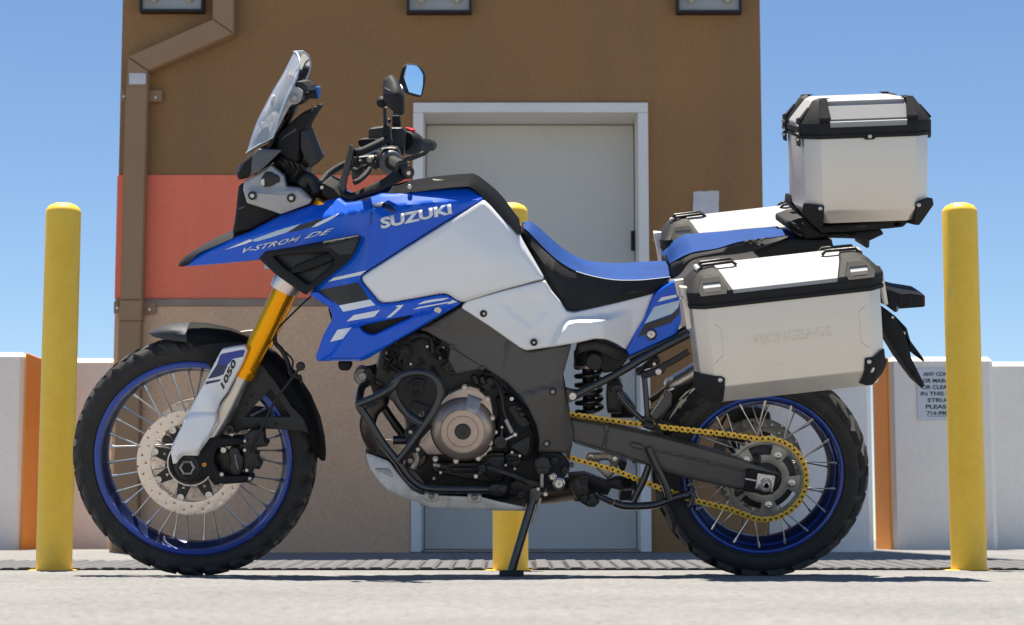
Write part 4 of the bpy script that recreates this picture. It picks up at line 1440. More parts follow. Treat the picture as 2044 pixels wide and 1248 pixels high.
# seat
SEAT = saddle('seat', 'seat_black', BIKE, [
    [(1040, 470, .085), (1042, 462, .088), (1043, 455, .082), (1044, 450, .06), (1044, 447, 0)],
    [(1056, 500, .110), (1056, 485, .112), (1058, 466, .100), (1060, 456, .07), (1060, 452, 0)],
    [(1085, 548, .145), (1085, 525, .142), (1090, 500, .118), (1093, 482, .075), (1093, 477, 0)],
    [(1110, 592, .165), (1112, 560, .165), (1118, 524, .135), (1122, 505, .085), (1122, 500, 0)],
    [(1128, 619, .175), (1135, 580, .178), (1150, 542, .150), (1155, 524, .095), (1156, 519, 0)],
    [(1146, 622, .176), (1165, 590, .182), (1185, 552, .158), (1188, 531, .100), (1190, 526, 0)],
    [(1200, 609, .178), (1215, 592, .184), (1228, 559, .162), (1230, 532, .105), (1231, 527, 0)],
    [(1265, 594, .172), (1268, 583, .178), (1275, 559.5, .160), (1276, 529, .105), (1276, 524, 0)],
    [(1305, 584, .160), (1308, 574, .166), (1312, 556, .152), (1312, 527, .10), (1312, 522, 0)],
    [(1337, 557, .145), (1338, 555.5, .148), (1338, 553, .142), (1336, 528, .095), (1336, 523, 0)]], n=5, label='black sided rider seat with a blue top', crest=(3,))
_top = [[(1043.5, 454, .0825), (1044, 446.5, .07), (1046, 444.5, .045), (1046, 443, 0)],
    [(1057.5, 465, .1005), (1061, 450, .080), (1062, 446, .05), (1062, 444, 0)],
    [(1090, 499, .1185), (1095, 478, .085), (1096, 474, .05), (1096, 472, 0)],
    [(1118, 523, .1355), (1123, 502, .095), (1124, 498, .05), (1124, 496, 0)],
    [(1150, 541, .1505), (1156, 521, .105), (1156, 517, .06), (1157, 515, 0)],
    [(1185, 551, .1585), (1189, 529, .110), (1190, 525, .06), (1190, 523, 0)],
    [(1228, 558, .1625), (1231, 531, .115), (1232, 527, .06), (1232, 525, 0)],
    [(1275, 558.5, .1605), (1276, 529, .115), (1276, 525, .06), (1277, 523, 0)],
    [(1312, 555, .1525), (1312, 527, .110), (1312, 523, .06), (1312, 521, 0)],
    [(1338, 552, .1425), (1336, 528, .105), (1336, 524, .06), (1336, 522, 0)]]
saddle('seat_top', 'seat_blue', SEAT, _top, n=5, close=False, crest=(1, 2))
tube('seat_seam', 'decal_white', SEAT, [(x, y + .8, L + .0015) for (x, y, L), *_ in _top[4:]], .0011, seg=6)
PSEAT = saddle('passenger_seat', 'seat_black', BIKE, [
    [(1337, 556, .120), (1336, 545, .126), (1333, 530, .120), (1330, 518, .08), (1330, 512, 0)],
    [(1345, 556, .140), (1344, 540, .144), (1345, 522, .135), (1342, 495, .095), (1342, 488, 0)],
    [(1360, 545, .150), (1360, 530, .154), (1366, 511, .142), (1362, 480, .105), (1362, 474, 0)],
    [(1382, 520, .152), (1382, 516, .156), (1390, 503, .145), (1380, 476, .108), (1380, 470, 0)],
    [(1425, 512, .150), (1425, 506, .153), (1430, 497, .143), (1425, 472, .108), (1425, 466, 0)],
    [(1465, 508, .148), (1466, 500, .150), (1470, 485, .138), (1466, 469, .105), (1466, 463, 0)],
    [(1505, 501, .145), (1506, 494, .146), (1506, 479, .130), (1506, 466, .10), (1506, 461, 0)],
    [(1550, 485, .135), (1550, 482, .136), (1548, 474, .120), (1546, 464, .09), (1546, 459, 0)],
    [(1574, 474, .125), (1574, 473, .126), (1574, 470, .112), (1571, 464, .08), (1571, 460, 0)]], n=5, label='passenger seat with a blue top and dark sides', crest=(3,))
saddle('seat_top', 'seat_blue', PSEAT, [
    [(1333, 529, .1205), (1329, 516, .09), (1328, 510, .05), (1328, 507, 0)],
    [(1345, 521, .1355), (1341, 494, .10), (1341, 488, .05), (1341, 485, 0)],
    [(1366, 510, .1425), (1361, 478, .112), (1361, 473, .06), (1361, 471, 0)],
    [(1390, 502, .1455), (1379, 474, .115), (1379, 469, .06), (1379, 467, 0)],
    [(1430, 496, .1435), (1425, 470, .115), (1425, 465, .06), (1425, 463, 0)],
    [(1470, 484, .1385), (1466, 467, .112), (1466, 462, .06), (1466, 460, 0)],
    [(1506, 478, .1305), (1506, 465, .105), (1506, 460, .06), (1506, 458, 0)],
    [(1548, 473, .1205), (1546, 463, .095), (1546, 459, .05), (1546, 457, 0)],
    [(1574, 469, .1125), (1571, 463, .085), (1571, 459, .05), (1571, 457, 0)]], n=5, close=False, crest=(1, 2))
for k in range(3):
    x = 1484 + 16 * k
    plate('seat_rib', 'seat_black', PSEAT, [(x, 484 - 2.2 * k), (x + 12, 479 - 2.2 * k), (x + 16, 477 - 2.2 * k), (x + 5, 486 - 2.2 * k)], .146, th=.01, er=.002)
# beak spine
saddle('beak', 'black_plastic', BIKE, [
    [(356, 532, .010), (356.5, 529, .008), (357, 526, 0)],
    [(373, 530, .034), (370, 520, .026), (366, 515, 0)],
    [(395, 507, .050), (390, 504, .036), (382, 503, 0)],
    [(430, 491, .070), (424, 486, .050), (414, 484, 0)],
    [(478, 470, .092), (472, 464, .062), (460, 461, 0)],
    [(500, 463, .100), (492, 455, .068), (480, 452, 0)]])
plate('beak_floor', 'black_plastic', BIKE, [(440, 508), (470, 492), (520, 480), (560, 500), (520, 512), (460, 518)], .055, th=.11, er=.01)
# air scoop
scoop = Q('C', '706,786 752,732 950,704 1280,640 1506,600 1512,640 1458,760 1420,812 1100,1062 1085,1076 1040,1052 840,912')
ScF = Field([(520, 515, .135), (528, 503, .145), (600, 490, .20), (700, 472, .228), (715, 475, .232), (695, 520, .240), (620, 588, .235), (560, 555, .18), (640, 550, .235)])
SCOOP = panel('air_scoop', 'black_plastic', BIKE, scoop, ScF, th=.03, ew=4, er=.006, step=7, rnd=3, holes=[Q('C', '820,766 1000,748 1262,732 1272,745 1310,790 1300,830 1110,990 1085,985 900,850')])
mirrored(SCOOP)
panel('scoop_floor', 'engine_black', BIKE, Q('C', '770,750 1300,700 1400,780 1100,1040 850,880'), lambda q: np.maximum(ScF(q) - .028, BF(q) + .003), th=.01, er=0, step=7)
panel('scoop_vane', 'black_plastic', SCOOP, Q('C', '968,862 1000,838 1240,742 1290,738 1306,782 1290,800 1060,890 940,915'), lambda q: np.maximum(ScF(q) - .008, BF(q) + .008), th=.02, ew=3, er=.005, step=6)
panel('scoop_lip', 'grey_plastic', SCOOP, Q('C', '1275,660 1300,640 1506,600 1505,610 1380,640 1290,668'), lambda q: ScF(q) + .002, th=.004, ew=2, er=.002, step=8)
panel('scoop_plate', 'grey_plastic', SCOOP, Q('C', '1180,700 1290,668 1500,612 1502,640 1455,750 1350,760 1310,730 1285,705'), lambda q: ScF(q) + .001, th=.004, ew=3, er=.003, step=8)
plate('shroud_fin', 'engine_black', BIKE, [(655, 615), (664, 634), (661, 640), (658, 628)], .19, th=.03)
# inner shroud edge, front bluish return
panel('shroud_return', 'blue_paint', BIKE, Q('E', '68,116 100,88 140,92 300,205 320,240 255,215 240,216'), .228, th=.03, ew=3, er=.004, step=8)

# ---- headlight and cowl
HEAD = plate('headlight_shell', 'black_plastic', BIKE, Q('C', '545,205 575,185 680,120 900,180 1130,250 1180,300 1165,345 1110,352 880,440 640,565 500,592 498,560 515,480 535,300'), .095, th=.19, er=.02, ew=8, rnd=5)
panel('headlight_lens', 'lens', HEAD, Q('C', '540,380 600,365 590,380 545,392'), .097, th=.004, er=.001)
COWL = panel('headlight_cowl', 'grey_cowl', BIKE, Q('C', '590,165 690,112 800,35 905,122 925,212 1032,222 1132,315 1112,348 880,432 830,412 612,342 600,300 580,232'), Field([(485, 380, .115), (500, 400, .125), (560, 425, .135), (620, 400, .13), (560, 340, .115), (545, 330, .112), (600, 375, .13)],
             [plateau(Q('C', '610,235 1030,228 1115,312 880,412 835,395 625,330'), .006, 4)]), th=.025, ew=4, er=.006, step=7, rnd=3)
mirrored(COWL)
panel('cowl_recess', 'grey_cowl', COWL, Q('C', '680,265 940,280 935,340 850,350 690,312'), .138, th=.003, ew=3, er=-.003, step=9)
for x, y in ((655, 283), (966, 302)):
    cc = Q('C', f'{x},{y}')[0]
    lathe('bolt_washer', 'engine_black', COWL, P(*cc, .141), [(.0115, -.006), (.0115, .001), (.008, .002), (0, .002)], 24)
    bolt(COWL, cc[0], cc[1], .143, .006, 'steel')
plate('marker_lamp', 'engine_black', COWL, Q('C', '722,150 760,92 800,92 870,128 878,170 800,210 745,212'), .128, th=.02, er=.005, rnd=3)
plate('marker_trim', 'steel', COWL, Q('C', '722,155 750,140 752,205 738,210 722,195'), .131, th=.01)
plate('brow', 'black_plastic', BIKE, Q('Z', '482,980 530,882 592,830 640,790 700,792 818,800 735,880 640,962 565,1006 498,1020'), .120, th=.24, er=.018, ew=7, rnd=4)
panel('brow_wing', 'fender_grey', BIKE, Q('Z', '530,975 590,850 640,792 818,800 735,880 660,950 560,1005'), Field([(485, 350, .105), (500, 312, .118), (515, 298, .122), (560, 300, .132), (540, 325, .132), (505, 345, .122)]), th=.02, ew=4, er=.005, step=7)
plate('brow_tip', 'lens', BIKE, Q('Z', '505,905 540,880 535,900 500,950 478,985 482,960'), .06, th=.12, er=.004)

# ---- windscreen
def make_screen():
    near = Q('Z', '747,708 792,560 842,432 890,334 934,225 940,140 917,87')
    mid = Q('Z', '558,822 626,615 690,482 760,350 820,252 868,157 906,84')
    LW = [.135, .145, .15, .15, .145, .125, .08]
    E_ = [P(*p, l) for p, l in zip(near, LW)]
    C_ = [P(*p, 0) for p in mid]
    E_, C_ = [Vector(v) for v in spline(E_, 4)], [Vector(v) for v in spline(C_, 4)]
    rows = []
    for e, c_ in zip(E_, C_):
        r = []
        for k in range(17):
            t = -1 + 2 * k / 16
            u = abs(t)
            r.append((c_.x + (e.x - c_.x) * u ** 2.2, t * abs(e.y), c_.z + (e.z - c_.z) * u ** 2.0))
        rows.append(r)
    bm = loft_bm(rows)
    s = obj('windscreen', bm, 'clear_screen', BIKE, 60)
    rim = [rows[i][0] for i in range(len(rows))] + rows[-1][1:-1] + [rows[i][-1] for i in range(len(rows) - 1, -1, -1)] + rows[0][::-1][1:-1]
    obj('screen_edge', tube_bm(rim, .0022, 6, closed=True), 'decal_pale', s, 50)
    for px, py in Q('Z', '762,428 690,620'):
        for L in (.09, -.05):
            bm = lathe_bm(P(px + (0 if L > 0 else 8), py - (0 if L > 0 else 14), L), [(0, .012), (.007, .011), (.009, .004), (.012, 0), (.013, -.01)], 16)
            obj('screen_grommet', bm, 'clear_screen', s, 50)
    return s
SCREEN = make_screen()
BR = plate('screen_bracket', 'grey_cowl', BIKE, Q('Z', '866,338 890,330 935,348 968,372 950,445 915,470 890,468 870,480 760,690 735,712 690,735 800,530'), .128, th=.006, er=.002)
mirrored(BR)
cc = Q('Z', '907,424')[0]
lathe('screen_knob', 'grey_cowl', BR, P(*cc, .13), [(.0125, -.01), (.0125, .004), (.010, .006), (.008, .003), (.0065, .003), (.006, .007), (.003, .0075), (0, .006)], 24)
plate('screen_stand', 'engine_black', BIKE, Q('Z', '888,480 862,540 820,620 770,700 730,790 690,790 760,680 850,500'), .10, th=.20, er=.004, holes=[Q('Z', '850,530 862,535 840,580 825,575')])
plate('clamp_bar', 'engine_black', BIKE, Q('Z', '905,330 925,300 965,305 1000,340 1010,375 970,380 960,440 930,480 905,470'), .11, th=.22, er=.005)
PH = plate('phone_mount', 'engine_black', BIKE, Q('Z', '962,395 1040,362 1062,345 1075,430 1030,425 1000,430 960,440'), .03, th=.05, er=.004)
plate('mount_pad', 'blue_rubber', PH, Q('Z', '1052,350 1068,338 1080,345 1084,425 1066,430 1058,380'), .035, th=.06, er=.003)
tube('mount_screw', 'steel', PH, [Q('Z', '985,378')[0] + (.035,), Q('Z', '1008,378')[0] + (.035,)], .004)

# ---- instruments
plate('instrument_hood', 'black_plastic', BIKE, Q('Z', '775,692 830,642 960,530 1058,480 1072,490 1030,555 985,628 984,655 945,662 942,880 900,892 840,860 772,800'), .085, th=.17, er=.008, ew=5, rnd=3)
plate('hood_edge', 'fender_grey', BIKE, Q('Z', '805,735 830,700 915,640 918,660 830,712'), .087, th=.17, er=.002)
plate('instrument_panel', 'grey_plastic', BIKE, Q('Z', '948,662 984,655 1086,868 1078,880 1030,930 1010,922 950,800'), .083, th=.166, er=.005, rnd=4)
plate('headlight_back', 'engine_black', BIKE, Q('Z', '770,850 850,850 960,900 1000,930 985,1010 960,1055 900,1060 850,1050 830,980 745,890'), .07, th=.14, er=.02, ew=8, rnd=5)
for i in range(4):
    x = 800 + 42 * i
    tube('wire', 'cable', BIKE, [Q('Z', f'{x},{855 + 14 * i}')[0] + (.075,), Q('Z', f'{x + 40},{880 + 14 * i}')[0] + (.085,), Q('Z', f'{x + 60},{930 + 16 * i}')[0] + (.078,), Q('Z', f'{x + 30},{985 + 10 * i}')[0] + (.07,)], .0045, seg=7)
tube('wire', 'cable', BIKE, [Q('Z', '960,1060')[0] + (.09,), Q('Z', '990,1010')[0] + (.09,), Q('Z', '1040,1040')[0] + (.09,), Q('Z', '1075,1120')[0] + (.10,)], .018, seg=12)
# upper yoke and bars
YOKE = plate('yoke', 'black_plastic', BIKE, Q('Z', '1090,1055 1115,1040 1190,1080 1232,1135 1225,1172 1180,1175 1120,1140'), .125, th=.25, er=.006)
bolt(YOKE, *Q('Z', '1104,1075')[0], .127, .005, 'steel')
tube('fork_cap', 'fork_gold', FORK, [(653, 386, LF), (657, 377, LF)], .015, seg=20)
tube('fork_cap', 'engine_black', FORK, [(668, 362, -LF), (672, 354, -LF)], .015, seg=20)
HB = tube('handlebar', 'tube_black', BIKE, [(816, 346, .43), (796, 333, .36), (776, 321, .30), (752, 308, .22), (728, 322, .11), (722, 322, .0), (745, 300, -.11), (790, 280, -.22), (822, 284, -.30), (864, 291, -.43)], .011, seg=14)
def grip(a, b, name='grip'):
    pa, pb = P(*a), P(*b)
    bm = bmesh.new()
    n = 15
    for k in range(n):
        t0, t1 = k / n, (k + .72) / n
        r = .0168
        tube_bm([pa.lerp(pb, t0), pa.lerp(pb, t0 + .1 / n), pa.lerp(pb, t1), pa.lerp(pb, (k + 1) / n)], [r - .0012, r, r, r - .0012], 20, bm, caps=False)
    return obj(name, bm, 'rubber', HB, 40)
grip((781, 324, .30), (806, 338, .40))
grip((831, 289, -.30), (855, 290, -.40))
def ribs(a, b, r, n=28):
    pa, pb = P(*a), P(*b)
    d = (pb - pa).normalized()
    u = d.orthogonal().normalized()
    w = d.cross(u)
    bm = bmesh.new()
    for k in range(n):
        q = 2 * math.pi * k / n
        o = (u * math.cos(q) + w * math.sin(q)) * r
        tube_bm([pa + o, pb + o], .0011, 5, bm)
    return obj('grip_rib', bm, 'rubber', HB, 40)
ribs((781, 324, .30), (806, 338, .40), .0168)
ribs((831, 289, -.30), (855, 290, -.40), .0168)
pe = P(812.5, 343.5, .425)
tube('bar_end', 'engine_black', HB, [(805, 338, .40), (809, 341, .415), (814.5, 345, .435)], [.0145] * 3 + [.0165] * 10, seg=24)
obj('bar_end_ring', tube_bm([P(814.5, 345, .436), P(815.2, 345.3, .4385)], [.0135, .0125], 24), 'grey_plastic', HB, 30)
obj('bar_end_screw', tube_bm([P(815.0, 345.3, .438), P(815.6, 345.6, .441)], [.006, .005], 16), 'steel', HB, 30)
tube('bar_end', 'engine_black', HB, [(855, 289, -.40), (862, 291, -.425)], .0155, seg=20)
# near switch housing and controls
tube('switch_housing', 'black_plastic', HB, [(768, 316, .235), (779, 323, .285)], [.022, .026, .0285, .0285, .027, .0265, .0265], seg=24)
tube('switch_ring', 'fender_grey', HB, [(778, 322, .287), (782, 325, .30)], [.0285, .0295, .0295, .0295, .0285, .027, .024], seg=24)
plate('clutch_clamp', 'engine_black', HB, Q('D', '455,860 480,825 560,812 610,820 640,880 600,900 520,1000 480,980 460,930'), .20, th=.05, er=.008)
plate('reservoir', 'black_plastic', HB, Q('D', '300,760 320,752 430,745 455,775 450,800 350,812 300,800'), -.12, th=.06, er=.004)
plate('reservoir_neck', 'steel', HB, Q('D', '305,810 355,812 350,832 300,832'), -.12, th=.05, er=.002)
plate('reservoir', 'engine_black', HB, Q('D', '385,675 400,668 500,655 500,745 380,748'), .02, th=.08, er=.004)
ARM = tube('guard_arm', 'black_plastic', HB, [Q('D', '268,858')[0] + (.34,), Q('D', '320,852')[0] + (.33,), Q('D', '420,808')[0] + (.30,), Q('D', '520,760')[0] + (.26,), Q('D', '552,772')[0] + (.23,)], .010, seg=10)
tube('clutch_lever', 'black_plastic', HB, [Q('D', '250,985')[0] + (.25,), Q('D', '300,1005')[0] + (.29,), Q('D', '345,975')[0] + (.31,), Q('D', '390,985')[0] + (.34,), Q('D', '355,1040')[0] + (.37,), Q('D', '300,1085')[0] + (.41,), Q('D', '270,1100')[0] + (.42,)], .0065, seg=10)
for i, (x, y, r) in enumerate(((275, 920, .012), (395, 915, .009), (430, 950, .010), (415, 900, .006), (310, 940, .008))):
    cc = Q('D', f'{x},{y}')[0]
    lathe('control_bolt', 'steel_dull' if i % 2 else 'engine_black', HB, P(*cc, .25), [(r, -.02), (r, .002), (r * .6, .006), (0, .006)], 10, 30)
plate('clutch_perch', 'engine_black', HB, Q('D', '250,960 300,890 380,880 470,860 480,960 440,1000 380,960 300,1060 250,1080'), .22, th=.04, er=.008)
# hand guards
HG = panel('hand_guard', 'black_plastic', HB, Q('D', '145,1105 160,1060 232,795 248,792 266,842 240,965 214,1062 196,1150 185,1190 160,1160'), Field([(680, 365, .36), (700, 300, .35), (705, 320, .385), (688, 370, .39)]), th=.02, ew=3, er=.006, step=6)
panel('guard_bow', 'black_plastic', HG, Q('D', '135,1120 155,1105 210,1190 270,1180 500,1070 605,988 620,1000 640,1040 690,1060 640,1092 480,1160 240,1232 175,1215 150,1180'), Field([(680, 375, .37), (700, 392, .40), (760, 375, .43), (800, 350, .45), (805, 345, .45)]), th=.025, ew=4, er=.006, step=6)
tube('guard_bow', 'engine_black', HG, [Q('D', '610,1000')[0] + (.43,), Q('D', '625,950')[0] + (.44,), Q('D', '665,940')[0] + (.44,), Q('D', '700,950')[0] + (.44,)], .006, seg=8)
panel('hand_guard', 'black_plastic', HB, Q('D', '655,905 680,890 800,860 840,840 855,790 880,770 905,795 900,815 880,840 840,880 740,920 665,930'), Field([(805, 318, -.36), (850, 300, -.43), (865, 285, -.44)]), th=.02, ew=3, er=.005, step=6)
tube('hand_guard_bow', 'black_plastic', HB, [(640, 366, -.32), (655, 348, -.36), (680, 332, -.39), (700, 325, -.40), (730, 318, -.41)], .010, seg=10)
# far switchgear
tube('switch_housing', 'black_plastic', HB, [(808, 282, -.22), (829, 288, -.29)], [.026, .0305, .033, .034, .033, .031, .028], seg=24)
plate('kill_switch', 'red_switch', HB, Q('D', '672,662 690,658 750,675 757,700 740,708 700,680'), -.235, th=.03, er=.004)
plate('master_cylinder', 'engine_black', HB, Q('D', '560,660 650,660 680,690 670,880 600,870 570,780'), -.18, th=.05, er=.006)
tube('mirror_stem', 'tube_black', HB, [Q('D', '512,490')[0] + (.30,), Q('D', '514,560')[0] + (.28,), Q('D', '518,650')[0] + (.255,)], .0055, seg=10)
plate('mirror_base', 'black_plastic', HB, Q('D', '497,655 505,638 535,636 553,655 558,750 562,800 500,760 490,700'), .262, th=.03, er=.005)
plate('mirror_base', 'black_plastic', HB, Q('D', '570,568 580,563 630,563 640,650 655,770 600,790 572,700'), -.235, th=.03, er=.005)
tube('mirror_stem', 'tube_black', HB, [Q('D', '590,545')[0] + (-.26,), Q('D', '600,580')[0] + (-.25,)], .0055, seg=10)
bolt(HB, *Q('D', '545,607')[0], .20, .006, 'engine_black')
# mirrors
mr = Q('D', '500,275 512,262 550,240 575,250 605,280 635,345 660,400 662,550 650,560 625,562 545,502 500,445 496,340')
MF = Field([(765, 160, .36), (775, 150, .36), (800, 190, .42), (805, 228, .42), (770, 205, .40), (785, 190, .425)])
MIR = panel('mirror', 'black_plastic', HB, mr, MF, th=.05, ew=8, er=.02, step=5, rnd=4, back=True)
panel('mirror_facet', 'fender_grey', MIR, Q('D', '508,335 530,345 560,362 552,372 512,350'), lambda q: MF(q) + .002, th=.003, er=.001, step=6)
lathe('mirror_joint', 'black_plastic', MIR, P(*Q('D', '492,455')[0], .33), [(0, -.03), (.010, -.026), (.015, 0), (.012, .02), (0, .03)], 18, 60)
mo = Q('D', '622,295 648,185 668,160 695,147 772,158 815,192 833,240 833,295 820,360 808,408 795,418 765,415 690,392 662,372 640,345')
gl = Q('D', '692,160 712,157 768,166 796,196 818,240 816,320 800,402 705,376 668,268')
MG = Field([(806, 130, -.33), (846, 150, -.455), (806, 190, -.335)])
MIR2 = panel('mirror', 'black_plastic', HB, mo, lambda q: MG(q) - .004 + np.where(q[:, 0] < 806, -(806 - q[:, 0]) * .002, 0), th=.035, ew=5, er=.008, step=5, rnd=4, back=True)
panel('mirror_glass', 'mirror', MIR2, gl, MG, th=.003, ew=1, er=.0, step=50, rnd=2, grid=False, smooth=0)
plate('mirror_trim', 'steel', MIR2, Q('D', '690,150 697,150 668,262 662,262'), -.325, th=.006, er=.001)
tube('mirror_stem', 'tube_black', HB, [Q('D', '640,330')[0] + (-.31,), Q('D', '650,375')[0] + (-.29,), Q('D', '600,470')[0] + (-.27,), Q('D', '592,545')[0] + (-.26,)], .006, seg=10)

# ------------------------------------------------------------------ engine, frame, stand
ENG = plate('engine', 'engine_black', BIKE, [(760, 690), (800, 670), (880, 640), (960, 690), (1010, 770), (1080, 830), (1110, 900), (1090, 985), (1000, 995), (860, 985), (815, 940), (812, 860), (800, 800), (745, 760)], .13, th=.26, er=.02, ew=12, rnd=8)
def eng_plate(pts, L, m='engine_black', th=.03, name='engine_casing', **k):
    return plate(name, m, ENG, pts, L, th=th, **k)
eng_plate(Q('E', '640,600 760,540 900,450 1010,440 1200,540 1190,650 1100,690 900,690 760,760 640,700'), .11, er=.01, name='cylinder_head')
eng_plate(Q('E', '790,560 800,530 830,515 870,530 882,575 880,605 795,642'), .15, 'grey_plastic', name='coil_cover', er=.005)
lathe('coil_cap', 'engine_black', ENG, P(*Q('E', '832,572')[0], .152), [(.012, 0), (.011, .004), (.006, .005), (.005, .002), (0, .002)], 20)
eng_plate(Q('E', '1110,690 1190,655 1230,650 1275,670 1280,700 1262,735 1210,750 1185,730'), .16, name='throttle_bracket', er=.005)
lathe('throttle_pipe', 'engine_black', ENG, P(*Q('E', '1215,695')[0], .165), [(.021, -.01), (.021, .004), (.018, .006), (.011, .006), (.010, .002), (0, .002)], 24)
tube('hose_clamp', 'steel', ENG, [Q('E', '1200,655')[0] + (.17,), Q('E', '1240,645')[0] + (.17,), Q('E', '1272,670')[0] + (.17,), Q('E', '1272,700')[0] + (.17,)], .0022, seg=6)
plate('horn', 'black_plastic', BIKE, Q('E', '300,652 395,655 405,700 380,722 320,718 300,690'), .12, th=.05, er=.005)
lathe('horn_face', 'steel_dull', BIKE, P(*Q('E', '495,765')[0], .10), [(.024, -.02), (.024, 0), (.020, .004), (.012, .002), (.010, .006), (0, .006)], 28)
eng_plate(Q('E', '505,700 560,690 610,790 590,830 520,850 480,800'), .105, 'grey_plastic', name='radiator_fitting', er=.008)
for i in range(6):
    x, y = 660 + 22 * i, 640 + 16 * (i % 3)
    tube('wire', 'cable', ENG, [Q('E', f'{x},{y - 40}')[0] + (.12,), Q('E', f'{x + 18},{y}')[0] + (.14,), Q('E', f'{x - 10},{y + 60}')[0] + (.13,)], .004, seg=7)
for i in range(5):
    a = Q('E', f'{960 + 60 * i},{430 + 34 * i}')[0]
    b = Q('E', f'{1010 + 60 * i},{470 + 34 * i}')[0]
    bolt(ENG, a[0], a[1], .135, .004, 'steel_dull')
tube('loom', 'cable', ENG, [Q('E', '885,470')[0] + (.13,), Q('E', '950,435')[0] + (.15,), Q('E', '1010,445')[0] + (.15,), Q('E', '1100,500')[0] + (.13,)], .010, seg=10)
plate('connector', 'decal_white', ENG, Q('E', '1035,540 1050,535 1068,555 1062,575 1045,560'), .135, th=.01)
_r = random.Random(3)
for i in range(14):
    x, y = _r.uniform(640, 1120), _r.uniform(430, 700)
    q = [(x, y), (x + _r.uniform(-40, 40), y + _r.uniform(20, 50)), (x + _r.uniform(-70, 70), y + _r.uniform(60, 120))]
    tube('hose', _r.choice(('cable', 'cable', 'engine_black', 'grey_plastic')), ENG, [Q('E', f'{a:.0f},{b:.0f}')[0] + (.135 + .02 * _r.random(),) for a, b in q], _r.choice((.003, .0042, .006)), n=5, seg=7)
for i in range(12):
    a = Q('E', f'{_r.uniform(620, 1180):.0f},{_r.uniform(500, 760):.0f}')[0]
    bolt(ENG, a[0], a[1], .137, .0042, _r.choice(('steel_dull', 'steel', 'engine_black')), .005)
for x, y in ((1010, 120), (1040, 60), (1075, 20)):
    eng_plate(Q('F', f'{x},{y - 20} {x + 60},{y - 44} {x + 84},{y + 6} {x + 40},{y + 30}'), .158, 'grey_plastic', er=.003, name='engine_boss')
# cylinder block behind the loop with mounting bolt and angled cover
eng_plate(Q('E', '690,930 740,860 800,780 900,740 1020,760 1100,820 1110,930 1040,1060 950,1120 880,1090'), .15, er=.01, name='cylinder_block')
eng_plate(Q('E', '855,830 900,790 960,785 1000,800 985,850 940,900 900,900 870,870'), .165, 'grey_plastic', er=.005, name='mount_plate')
lathe('mount_bolt', 'engine_black', ENG, P(*Q('E', '921,862')[0], .168), [(.018, 0), (.018, .004), (.0125, .006), (.012, .014), (.008, .015), (.006, .010), (0, .010)], 20)
eng_plate(Q('E', '900,960 1040,1010 980,1100 870,1060'), .16, 'grey_plastic', er=.004, name='rib')
lettering('casting_mark', 'steel_dull', ENG, '65', Q('E', '940,1060 985,1040 990,1080 945,1100'), .1612, depth=.0006)
# sections of the engine's left side
eng_plate(Q('F', '430,400 560,330 640,400 620,560 560,620 500,600 440,500'), .155, er=.008)
base = Q('F', '780,108 860,70 940,42 1032,68 1030,82 1120,160 1142,300 1122,520 1132,556 1090,580 1085,600 1040,630 930,632 840,628 740,592 612,592 540,520 560,470 640,380 700,200')
COVER = panel('alternator_cover', 'bronze', ENG, base, const(.182), th=.03, ew=3, er=.004, step=25, rnd=2)
cc = Q('F', '897,387')[0]
k_ = MPP(.2) / 4
lathe('cover_dome', 'bronze', COVER, P(*cc, .182), [(252 * k_, -.012), (250 * k_, .006), (240 * k_, .014), (205 * k_, .026), (180 * k_, .030), (176 * k_, .0285), (172 * k_, .030), (128 * k_, .031), (126 * k_, .0295), (123 * k_, .031), (66 * k_, .031)], 80, 22)
lathe('cover_cap', 'decal_dark', COVER, P(*cc, .182), [(66 * k_, .026), (65 * k_, .033), (58 * k_, .035), (20 * k_, .035), (18 * k_, .033), (0, .033)], 40)
lathe('cover_gasket', 'engine_black', COVER, P(*cc, .182), [(262 * k_, -.012), (262 * k_, .002), (250 * k_, .003)], 64)
panel('cover_rib', 'bronze', COVER, Q('F', '938,108 1052,150 1012,272 905,228'), Field([(930, 790, .193), (960, 798, .193), (952, 828, .214), (928, 817, .214)]), th=.012, ew=2, er=.003, step=10, rnd=1.5)
panel('cover_tab', 'bronze', COVER, Q('F', '940,42 1030,68 1028,84 938,62'), .188, th=.02, er=.003)
for x, y in ((910, 52), (1092, 147), (1130, 297), (1113, 496), (1020, 620), (841, 641), (676, 626), (537, 546), (480, 408)):
    c2 = Q('F', f'{x},{y}')[0]
    tube('bolt_boss', 'bronze' if x > 600 else 'engine_black', COVER, [(c2[0], c2[1], .165), (c2[0], c2[1], .186)], .0075, n=1, seg=14)
    bolt(COVER, c2[0], c2[1], .187, .0058, 'steel', .006)
# starter cover and clutch slave on the right of the dome
eng_plate(Q('F', '1160,140 1250,110 1330,180 1400,290 1460,420 1470,560 1420,640 1380,640 1270,560 1180,520 1150,400 1190,280'), .16, er=.006, name='sprocket_cover', m='black_plastic')
eng_plate(Q('F', '1250,215 1320,190 1400,300 1440,340 1380,380 1330,350'), .166, 'grey_plastic', er=.004, name='sprocket_cover_rib')
for q in ('1308,225 1345,208 1375,235 1320,252', '1338,262 1372,248 1400,280 1352,298'):
    eng_plate(Q('F', q), .170, 'engine_black', th=.006, er=.002, name='cover_slot')
eng_plate(Q('F', '1280,515 1420,440 1438,445 1430,560 1400,610 1280,535'), .168, 'grey_plastic', er=.005, name='sprocket_cover_rib')
lathe('slave_cylinder', 'engine_black', ENG, P(*Q('F', '1198,485')[0], .175), [(.0185, -.02), (.0185, .008), (.016, .012), (0, .012)], 28)
eng_plate(Q('F', '1140,530 1160,515 1250,520 1248,548 1150,552'), .178, er=.003, name='slave_bracket')
tube('bleed_screw', 'engine_black', ENG, [Q('F', '1205,450')[0] + (.186,), Q('F', '1208,372')[0] + (.186,)], .0045, n=1)
